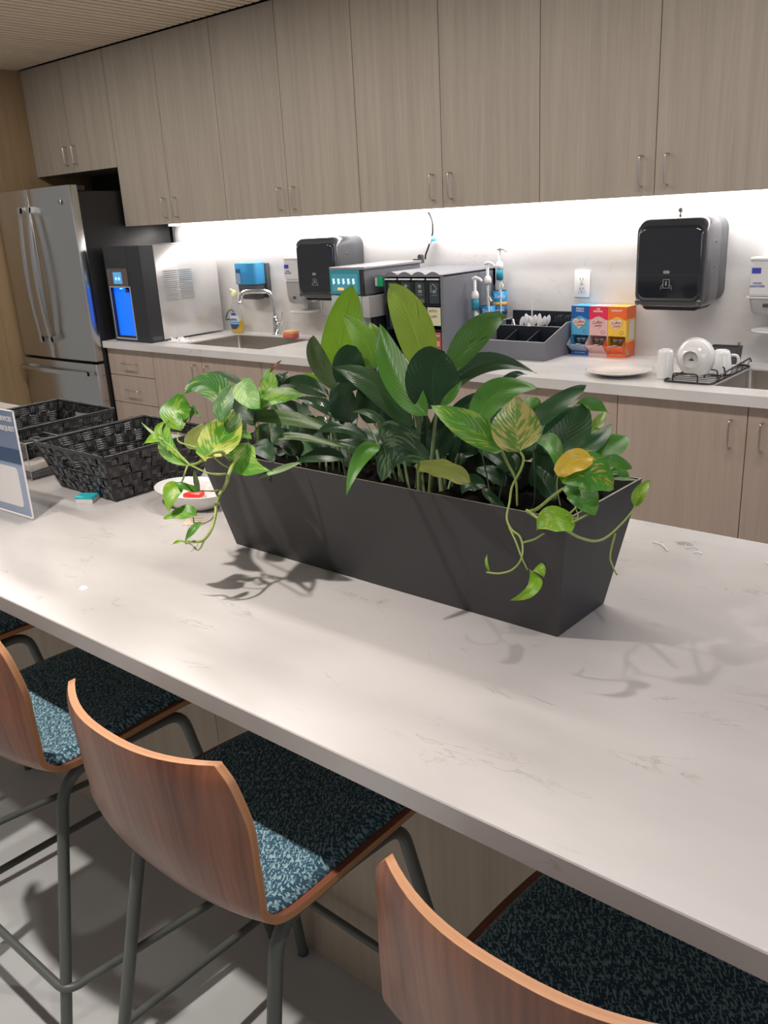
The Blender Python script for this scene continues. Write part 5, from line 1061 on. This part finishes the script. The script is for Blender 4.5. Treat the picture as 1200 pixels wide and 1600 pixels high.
('d','dark','o',(0.04,-2.3,1.06),(0.056,-2.282,1.11),(0.032,-2.25,1.113),(-0.829,-0.415,0.374),0.0392,0.25),
('d','dark2','o',(0.026,-2.3,1.074),(0.008,-2.296,1.066),(-0.087,-2.222,1.16),(-0.584,-0.8,-0.136),0.0403,0.25),
('q','dark2','o',(0.524,-2.3,1.138),(0.547,-2.299,1.148),(0.512,-2.24,1.205),(-0.917,-0.327,0.229),0.0354,0.25),
('q','dark2','o',(0.573,-2.3,1.134),(0.536,-2.285,1.149),(0.495,-2.22,1.196),(-0.695,-0.685,-0.219),0.0336,0.25),
('d','dark','o',(0.09,-2.3,1.07),(0.038,-2.295,1.072),(0.017,-2.218,1.179),(-0.726,-0.686,0.049),0.0415,0.25),
('q','dark','o',(0.579,-2.3,1.135),(0.568,-2.288,1.161),(0.558,-2.24,1.195),(-0.911,-0.39,0.138),0.0312,0.25),
('d','dark2','o',(0.103,-2.3,1.068),(0.08,-2.286,1.1),(0.011,-2.239,1.136),(-0.57,-0.802,-0.182),0.0511,0.25),
('d','gloss','o',(0.146,-2.3,1.082),(0.134,-2.292,1.099),(0.107,-2.235,1.156),(-0.793,-0.588,0.157),0.0378,0.25),
('c','dark','o',(0.385,-2.3,1.115),(0.376,-2.294,1.121),(0.327,-2.242,1.199),(-0.756,-0.648,-0.09),0.0452,0.25),
('c','dark','o',(0.432,-2.3,1.128),(0.407,-2.299,1.132),(0.378,-2.256,1.188),(-0.719,-0.665,-0.201),0.0393,0.25),
('q','dark','o',(0.486,-2.3,1.134),(0.483,-2.308,1.128),(0.448,-2.227,1.223),(-0.862,-0.501,0.076),0.0413,0.25)]
STEMS=[
('p','vine',0.0034,[(0.115,-2.479,1.135),(0.181,-2.561,1.146),(0.225,-2.613,1.142),(0.201,-2.598,1.124),(0.168,-2.58,1.102),(0.166,-2.59,1.092),(0.167,-2.6,1.077),(0.175,-2.61,1.065),(0.187,-2.63,1.049),(0.183,-2.645,1.033),(0.165,-2.65,1.027),(0.14,-2.65,1.024)]),
('p','vine',0.0017,[(0.183,-2.645,1.033),(0.178,-2.65,1.02),(0.167,-2.65,1.013),(0.151,-2.65,1.02),(0.137,-2.65,1.018)]),
('p','vineb',0.0016,[(0.167,-2.58,1.1),(0.154,-2.59,1.097),(0.127,-2.6,1.096)]),
('p','vineb',0.0013,[(0.175,-2.61,1.065),(0.165,-2.615,1.054),(0.146,-2.62,1.045),(0.128,-2.62,1.043),(0.127,-2.62,1.054)]),
('p','vine',0.0032,[(0.157,-2.544,1.137),(0.195,-2.6,1.173),(0.179,-2.61,1.168),(0.146,-2.61,1.15),(0.119,-2.61,1.142)]),
('p','vine',0.0015,[(0.183,-2.61,1.17),(0.192,-2.6,1.153),(0.179,-2.564,1.13)]),
('p','vine',0.0016,[(0.126,-2.61,1.143),(0.175,-2.62,1.141),(0.222,-2.633,1.147),(0.229,-2.619,1.145)]),
('p','vine',0.002,[(0.116,-2.61,1.141),(0.147,-2.64,1.14),(0.104,-2.616,1.114),(0.097,-2.618,1.107)]),
('p','vine',0.0018,[(0.121,-2.61,1.144),(0.081,-2.61,1.167),(0.058,-2.61,1.176)]),
('p','vine',0.0017,[(0.162,-2.6,1.169),(0.108,-2.59,1.169),(0.058,-2.58,1.169),(0.032,-2.56,1.177)]),
('p','vine',0.0019,[(0.104,-2.478,1.127),(0.124,-2.506,1.16),(0.119,-2.51,1.183)]),
('p','vine',0.0018,[(0.079,-2.44,1.127),(0.102,-2.44,1.142),(0.111,-2.44,1.179)]),
('p','vine',0.0016,[(0.059,-2.42,1.12),(0.061,-2.429,1.147),(0.07,-2.438,1.198),(0.08,-2.488,1.209)]),
('p','vine',0.0016,[(0.067,-2.4,1.101),(0.09,-2.4,1.144),(0.092,-2.4,1.215)]),
('p','vine',0.0016,[(0.104,-2.44,1.116),(0.102,-2.44,1.166),(0.077,-2.438,1.244)]),
('p','vine',0.0014,[(0.173,-2.581,1.106),(0.19,-2.587,1.119),(0.23,-2.621,1.146),(0.235,-2.636,1.151),(0.216,-2.64,1.15)]),
('q','vine',0.0018,[(0.697,-2.5,1.215),(0.702,-2.5,1.206),(0.697,-2.5,1.189),(0.684,-2.5,1.165),(0.686,-2.51,1.145),(0.694,-2.53,1.13),(0.708,-2.54,1.119),(0.726,-2.55,1.117),(0.737,-2.56,1.107),(0.74,-2.57,1.093),(0.73,-2.575,1.079),(0.714,-2.58,1.072),(0.694,-2.58,1.069)]),
('q','vine',0.0022,[(0.641,-2.46,1.202),(0.652,-2.46,1.182),(0.665,-2.46,1.16),(0.661,-2.45,1.119)]),
('q','vine',0.0014,[(0.734,-2.555,1.111),(0.751,-2.555,1.119),(0.765,-2.555,1.13)]),
('q','vine',0.0014,[(0.704,-2.54,1.122),(0.72,-2.55,1.109),(0.735,-2.56,1.093),(0.744,-2.56,1.077)]),
('q','vine',0.0027,[(0.691,-2.47,1.12),(0.712,-2.48,1.132),(0.737,-2.49,1.154),(0.761,-2.5,1.174)]),
('q','vine',0.0024,[(0.689,-2.47,1.122),(0.724,-2.5,1.126),(0.755,-2.53,1.132)]),
('q','vine',0.0021,[(0.789,-2.54,1.134),(0.786,-2.5,1.111),(0.779,-2.44,1.085),(0.769,-2.38,1.071),(0.769,-2.33,1.078),(0.774,-2.3,1.094)]),
('q','vine',0.002,[(0.77,-2.36,1.069),(0.77,-2.37,1.051),(0.773,-2.38,1.038),(0.782,-2.39,1.031),(0.794,-2.4,1.024)]),
('q','vine',0.0016,[(0.79,-2.53,1.141),(0.79,-2.5,1.14),(0.794,-2.48,1.142)]),
('q','vine',0.0013,[(0.783,-2.53,1.149),(0.778,-2.5,1.149),(0.772,-2.48,1.151),(0.762,-2.46,1.159)]),
('q','vine',0.0011,[(0.783,-2.53,1.146),(0.788,-2.51,1.142),(0.775,-2.49,1.146),(0.767,-2.48,1.148)]),
('q','vine',0.0011,[(0.743,-2.48,1.188),(0.73,-2.46,1.161),(0.73,-2.45,1.131)]),
('q','dstem',0.0015,[(0.666,-2.42,1.101),(0.672,-2.42,1.131),(0.656,-2.4,1.222)]),
('q','dstem',0.0016,[(0.676,-2.4,1.097),(0.686,-2.4,1.128),(0.691,-2.38,1.176)]),
('q','dstem',0.0015,[(0.717,-2.38,1.108),(0.742,-2.38,1.151),(0.763,-2.4,1.189)]),
('q','vine',0.0014,[(0.712,-2.36,1.102),(0.716,-2.34,1.146),(0.705,-2.3,1.174),(0.689,-2.28,1.192)]),
('q','dstem',0.0016,[(0.613,-2.44,1.097),(0.589,-2.42,1.148),(0.572,-2.42,1.213)]),
('q','dstem',0.0016,[(0.598,-2.4,1.104),(0.609,-2.38,1.181),(0.647,-2.38,1.239)]),
('q','dstem',0.0016,[(0.707,-2.36,1.091),(0.737,-2.42,1.17),(0.737,-2.42,1.203)]),
('c','stem',0.0038,[(0.459,-2.42,1.097),(0.454,-2.41,1.164),(0.447,-2.4,1.217)]),
('c','stem',0.0038,[(0.481,-2.42,1.098),(0.49,-2.42,1.176),(0.5,-2.42,1.237)]),
('c','stem',0.0037,[(0.504,-2.42,1.106),(0.484,-2.4,1.158),(0.458,-2.38,1.2)]),
('c','stem',0.0023,[(0.407,-2.38,1.079),(0.362,-2.35,1.179),(0.301,-2.32,1.26)]),
('c','stem',0.0024,[(0.389,-2.34,1.069),(0.376,-2.305,1.169),(0.367,-2.27,1.251)]),
('c','stem',0.0023,[(0.422,-2.36,1.076),(0.39,-2.33,1.158),(0.352,-2.3,1.223)]),
('c','stem',0.0022,[(0.488,-2.38,1.096),(0.474,-2.315,1.162),(0.478,-2.25,1.218)]),
('c','stem',0.0023,[(0.481,-2.36,1.095),(0.481,-2.36,1.137),(0.479,-2.36,1.17)]),
('c','stem',0.0022,[(0.496,-2.4,1.102),(0.485,-2.38,1.198),(0.474,-2.36,1.274)]),
('c','stem',0.0024,[(0.352,-2.38,1.097),(0.346,-2.405,1.155),(0.325,-2.43,1.2)]),
('c','stem',0.0024,[(0.349,-2.36,1.088),(0.279,-2.33,1.169),(0.177,-2.3,1.235)]),
('c','stem',0.0023,[(0.377,-2.38,1.095),(0.359,-2.39,1.182),(0.323,-2.4,1.25)]),
('c','stem',0.0023,[(0.387,-2.38,1.094),(0.375,-2.37,1.176),(0.356,-2.36,1.242)]),
('c','stem',0.0023,[(0.411,-2.4,1.103),(0.398,-2.41,1.158),(0.372,-2.42,1.201)]),
('d','stem',0.0021,[(0.231,-2.38,1.091),(0.209,-2.355,1.151),(0.186,-2.33,1.212)]),
('d','stem',0.0021,[(0.246,-2.38,1.089),(0.238,-2.37,1.136),(0.227,-2.36,1.182)]),
('d','stem',0.002,[(0.281,-2.4,1.095),(0.282,-2.41,1.138),(0.277,-2.42,1.179)]),
('d','stem',0.002,[(0.322,-2.42,1.104),(0.345,-2.43,1.144),(0.374,-2.44,1.182)]),
('d','stem',0.002,[(0.315,-2.42,1.105),(0.328,-2.435,1.135),(0.339,-2.45,1.163)]),
('d','stem',0.0022,[(0.194,-2.36,1.077),(0.172,-2.33,1.148),(0.149,-2.3,1.22)]),
('d','stem',0.0022,[(0.178,-2.36,1.078),(0.18,-2.36,1.1),(0.183,-2.36,1.122)]),
('d','stem',0.0022,[(0.165,-2.38,1.087),(0.155,-2.375,1.096),(0.14,-2.37,1.104)]),
('d','stem',0.0022,[(0.128,-2.36,1.079),(0.103,-2.345,1.09),(0.073,-2.33,1.101)])]

LAB={'lime':'bright lime-green leaf','lime3':'pale lime-green leaf','yel':'plain yellow leaf','cream2':'cream and green patterned leaf','agl':'dark leaf with silvery pattern','vary':'green leaf streaked with yellow','vary2':'round green leaf with a yellow patch'}
for i,(p,st_,sh,B,K,T,lat,w,fold) in enumerate(LEAVES):
    o=leaf(p,st_,sh,B,K,T,lat,w,fold,i)
    if st_ in LAB: o['label']=LAB[st_]
SMAT={'vine':'vinem','vineb':'vinebm','stem':'stemm','dstem':'dstemm'}
for p,st_,r,pts in STEMS:
    P=smooth_pts(pts,5); n=len(P); MB().tube(P,[r*(1-.35*k/n) for k in range(n)],8).build('stem',SMAT[st_],PT[p],fix=False)
# ================================================================ BASKETS
def make_basket():
    t=thing('woven_basket',(0,0,.911),'','basket','black woven cord baskets on the island')
    H=.119; wb,wt_=.118,.152; db,dt=.128,.163; z0=.9145
    def corner(i,b):
        sx=(-1,1,1,-1)[i]; sy=(-1,-1,1,1)[i]; return Vector((sx*(wb+(wt_-wb)*b),sy*(db+(dt-db)*b),z0+H*b))
    rows=4
    for side in range(4):
        c0,c1=side,(side+1)%4; cols=10 if side in(1,3) else 9
        out=Vector(((0,-1,0),(1,0,0),(0,1,0),(-1,0,0))[side]); hole=side in (0,2)
        def P(a,b,o=0): return corner(c0,b).lerp(corner(c1,b),a)+out*o
        def strap(path,hw,across,name='strap'):
            # band of five round cords
            vs=[];uvs=[];fs=[]; m_=11
            for k,(a,b,o) in enumerate(path):
                for q in range(m_):
                    s=(q/(m_-1)-.5)*2; r=.0013*abs(math.sin(s*PI*2.5)); 
                    aa,bb=(a+s*hw,b) if across=='a' else (a,b+s*hw); vs.append(P(min(1,max(0,aa)),min(1,max(0,bb)),o+r))
            for k in range(len(path)-1):
                for q in range(m_-1): i_=k*m_+q; fs.append((i_,i_+1,i_+m_+1,i_+m_))
            o_=MB().add(vs,fs,False).build(name,['basket','cord'],t,fix=False)
            for k in range(len(path)-1):
                for q in range(m_-1):
                    if (q//2+(k//2)*7+int(path[0][0]*97+path[0][1]*131)*3)%5<2 and q%2==0: o_.data.polygons[k*(m_-1)+q].material_index=1  # dashes of painted sheen along the rib crests
        # upright straps
        for i in range(cols):
            a=(i+.5)/cols; b1=.47 if (hole and i in (cols//2-1,cols//2,cols//2+1) and not(cols%2==0 and i==cols//2+1)) else .97
            path=[(a,b1*k/12,.0022*math.cos(PI*(b1*k/12*rows-.5+i))) for k in range(13)]; strap(path,.47/cols,'a')
        # level straps
        for j in range(rows):
            b=(j+.5)/rows; segs=[(0,1)]
            if hole and j==2: segs=[(0,3/cols if cols==9 else .4),(6/cols if cols==9 else .6,1)]
            for s0_,s1_ in segs:
                n=int(40*(s1_-s0_)); path=[(s0_+(s1_-s0_)*k/n,b,-.0022*math.cos(PI*((s0_+(s1_-s0_)*k/n)*cols-.5+j))) for k in range(n+1)]; strap(path,.46/rows,'b')
        # dark wire frame behind the weave
        fr_=MB()
        for b in (0,.5,.985): fr_.tube([P(0,b,-.001),P(1,b,-.001)],.0022,6)
        fr_.tube([corner(c0,0),corner(c0,1)],.003,6); fr_.build('wire_frame','blackm',t,fix=False)
        rm=MB()
        for k in range(3): rm.tube([P(0,.955+.022*k,.002),P(1,.955+.022*k,.002)],.0024,6)
        rm.build('rim_cord','basket',t,fix=False)
    MB().box(-wb,wb,-db,db,z0-.003,z0+.001).build('base','basket',t)
    return t
k0=make_basket()
k1=copy_tree(k0)
k0.location=(-.600,-2.262,.911); k0['label']='front black woven basket on the island, next to the planter'
k1.location=(-1.075,-2.245,.911); k1['label']='rear black woven basket on the island, behind the clear box'
# ================================================================ SIGN, CLEAR BOX, PAD, BOWL, CRUMBS
sg=thing('table_sign',(-.62,-2.57,.911),'clear acrylic stand holding a blue printed sign, cut by the left edge','sign')
sg.rotation_euler=(0,0,0)
# sign plane runs from its right corner at (-.533,-2.572) to the left
def SP(u,z,o=0): # u metres leftwards from the right edge, o towards the viewer
    d=Vector((-.9985,-.035,0)).normalized(); n_=Vector((.035,-.9985,0)).normalized(); return Vector((-.533,-2.572,z))+d*u+n_*o
def quad(name,m_,u0,u1,z0,z1,o,th,par=sg):
    b=MB(); b.hexa([SP(u1,z0,o),SP(u0,z0,o),SP(u0,z0,o-th),SP(u1,z0,o-th)],[SP(u1,z1,o),SP(u0,z1,o),SP(u0,z1,o-th),SP(u1,z1,o-th)]); return b.build(name,m_,par)
quad('acrylic_panel','glass',0,.215,.912,1.163,.0015,.0012); quad('acrylic_panel','glass',0,.215,.912,1.163,-.0015,.0012)
quad('base_plate','glass',0,.215,.9115,.914,.040,.105)
sh=quad('sign_sheet','signl',.003,.212,.918,1.160,.0002,.0004)
quad('sheet_border','white',0,.215,1.1605,1.163,.0016,.003,sh); quad('sheet_border','white',.0,.0028,.914,1.163,.0016,.003,sh); quad('sheet_border','white',0,.215,.914,.9165,.0016,.003,sh)
quad('header','signb',.0035,.2115,1.075,1.158,.0006,.0004,sh); quad('info_band','signd',.0035,.2115,1.040,1.074,.0006,.0004,sh)
hb=[(u,z) for u,z in roundrect(.030,.190,.936,1.030,.010,4)]
MB().add([SP(u,z,.0007) for u,z in hb]+[SP(u,z,.0003) for u,z in hb],[tuple(range(len(hb))),tuple(reversed(range(len(hb),2*len(hb))))]+[(k,(k+1)%len(hb),len(hb)+(k+1)%len(hb),len(hb)+k) for k in range(len(hb))]).build('white_panel','white',sh)
rz=Matrix.Rotation(math.atan2(.035,.9985),4,'Z')@Matrix.Rotation(PI/2,4,'X')
text('SERVICES',.015,SP(.012,1.142,.0012),rz,'white',sh,'RIGHT',bold=.0004); text('ON REQUEST',.015,SP(.006,1.120,.0012),rz,'white',sh,'RIGHT',bold=.0004)
# clear box with black items
cb=thing('clear_box',(-.885,-2.355,.911),'small clear acrylic box behind the sign, filled with black items','box')
bx0,bx1,by0,by1=-.930,-.842,-2.405,-2.305
g=MB(); 
for a in ((bx0,bx1,by0,by0+.002),(bx0,bx1,by1-.002,by1),(bx0,bx0+.002,by0+.002,by1-.002),(bx1-.002,bx1,by0+.002,by1-.002)): g.box(*a,.912,1.011)
g.box(bx0,bx1,by0,by1,.9115,.914); g.build('walls','glass',cb)
r=MB()
rp=[(bx0+.001,by0+.001,1.0115),(bx1-.001,by0+.001,1.0115),(bx1-.001,by1-.001,1.0115),(bx0+.001,by1-.001,1.0115)]
r.tube(rp,.0012,6,True); r.tube([rp[1],(bx1-.001,by0+.001,.913)],.0011,6); r.tube([rp[2],(bx1-.001,by1-.001,.913)],.0008,6); r.build('bright_edges','lgrey',cb,fix=False)
random.seed(11)
for k in range(6):
    x=bx0+.018+.012*k; y=by0+.03+.02*(k%3); z=.985+.006*(k%2)
    tag(MB().tube(smooth_pts([(x-.01,y-.02,z),(x-.004,y,z+.016),(x+.008,y+.02,z+.012),(x+.014,y+.03,z-.006)],3),.0055,8).build('black_sachet','blackp',fix=False),'glossy black wrapped item heaped in the clear box','sachet','black items in the clear box')
tag(MB().hexa([(bx0+.006,by0+.006,.9145),(bx1-.006,by0+.006,.9145),(bx1-.006,by1-.01,.9145),(bx0+.006,by1-.01,.9145)],[(bx0+.006,by0+.006,.930),(bx1-.006,by0+.006,.930),(bx1-.006,by1-.01,.930),(bx0+.006,by1-.01,.930)]).build('dark_packet','dgrey',None,bev=.003),'dark flat packet at the bottom of the clear box','packet')
tag(MB().hexa([(bx0+.02,by0+.008,.9305),(bx1-.010,by0+.008,.9305),(bx1-.014,by1-.03,.932),(bx0+.02,by1-.03,.932)],[(bx0+.02,by0+.008,.950),(bx1-.010,by0+.008,.950),(bx1-.014,by1-.03,.954),(bx0+.02,by1-.03,.954)]).build('pale_packet','podw',None,bev=.004),'crinkled pale packet inside the clear box, above the dark one','packet')
pad_=thing('note_pad',(-.540,-2.433,.911),'tiny aqua-topped pad lying on the island before the front basket','pad')
pp=[(-.5590,-2.4500),(-.5200,-2.4290),(-.5420,-2.3960),(-.5790,-2.4170)]
MB().hexa([(x,y,.9113) for x,y in pp],[(x,y,.922) for x,y in pp]).build('sheets','paper',pad_); MB().hexa([(x,y,.9222) for x,y in pp],[(x-.002,y-.002,.9265) for x,y in pp]).build('cover','aqua',pad_)
# small oval white bowl with a red lid tab and a tea-bag tag
bw=thing('white_bowl',(-.29,-2.30,.911),'small white bowl half hidden by the hanging vine, left of the planter','bowl')
b=MB(); vs=[];n=40
rows=[(.0,.0,.9118),(.62,.62,.9118),(.66,.66,.914),(.84,.84,.930),(1.0,1.0,.951),(1.02,1.02,.952),(1.0,1.0,.9535),(.82,.82,.934),(.6,.6,.9165),(0,0,.9165)]
for a,c,z in rows:
    for k in range(n): th_=2*PI*k/n; vs.append((-.300+.108*a*math.cos(th_)*1.0,-2.300+.072*c*math.sin(th_),z))
b.add(vs,[(i*n+k,i*n+(k+1)%n,(i+1)*n+(k+1)%n,(i+1)*n+k) for i in range(len(rows)-1) for k in range(n)],True); b.build('body','ceram',bw,fix=False)
tag(MB().hexa([(-.345,-2.300,.9175),(-.300,-2.290,.9175),(-.305,-2.262,.922),(-.340,-2.268,.922)],[(-.345,-2.300,.930),(-.300,-2.290,.930),(-.305,-2.262,.934),(-.340,-2.268,.934)]).build('red_wrapper','redc',None,bev=.004),'crinkled red wrapper lying in the small white bowl','wrapper')
tt=thing('tea_tag',(-.235,-2.385,.911),'small paper tea tag with string lying by the left end of the planter','tag')
MB().hexa([(-.205,-2.410,.9113),(-.165,-2.385,.9113),(-.195,-2.350,.9113),(-.235,-2.372,.9113)],[(-.205,-2.410,.9121),(-.165,-2.385,.9121),(-.195,-2.350,.9121),(-.235,-2.372,.9121)]).build('tag','kraft',tt)
for k in range(3): MB().tube([(-.222+.011*k,-2.378-.008*k+.006,.9124),(-.196+.011*k,-2.362-.008*k+.006,.9124)],.0007,4).build('print','ink',tt,fix=False)
MB().tube(smooth_pts([(-.200,-2.40,.9125),(-.15,-2.44,.9125),(-.09,-2.46,.9125),(-.06,-2.50,.9122)],5),.0007,5).build('string','white',tt,fix=False)
# crumbs
cr=[('thin bent white scrap lying near the back right edge of the island',[(.671,-1.983,.9125),(.690,-1.990,.9145),(.712,-2.012,.9125)],.0012,[(.684,-1.978,.9125),(.687,-1.984,.918)]),
    ('small white curl of plastic lying right of the bent scrap',[(.733,-1.981,.9125),(.745,-1.972,.915),(.752,-1.972,.9125)],.0012,None),
    ('tiny white sliver closest to the camera of the scraps by the back edge',[(.752,-1.996,.9125),(.760,-1.992,.914),(.768,-1.994,.9125)],.0012,None),
    ('thin white curved fibre on the island by the right edge',[(.872,-1.975,.9122),(.885,-1.985,.9135),(.886,-2.000,.9122)],.0009,None)]
for lab,P,r,ex in cr:
    m_=MB().tube(smooth_pts(P,4),r,5)
    if ex: m_.tube(ex,r,5)
    tag(m_.build('plastic_scrap','grat',fix=False),lab,'scrap')
wd_=MB(); n=14; o=[(.722+.016*math.cos(2*PI*k/n)*(1+.3*math.sin(3*k)),-1.958+.010*math.sin(2*PI*k/n)*(1+.2*math.cos(2*k))) for k in range(n)]
wd_.add([(x,y,.9112) for x,y in o]+[(.722+(x-.722)*.7,-1.958+(y+1.958)*.7,.9125) for x,y in o],[(k,(k+1)%n,n+(k+1)%n,n+k) for k in range(n)]+[tuple(range(n,2*n))],True)
tag(wd_.build('water_drop',glass('water',(.85,.83,.83),mixf=.05),fix=False),'flat water spot among the white scraps near the back edge','water')
tag(MB().lathe([(0,.0035),(.005,.003),(.008,.0)],(-.083,-2.726,.9112),10).build('crumb','grat',fix=False),'single bright white crumb near the front left of the island','crumb')
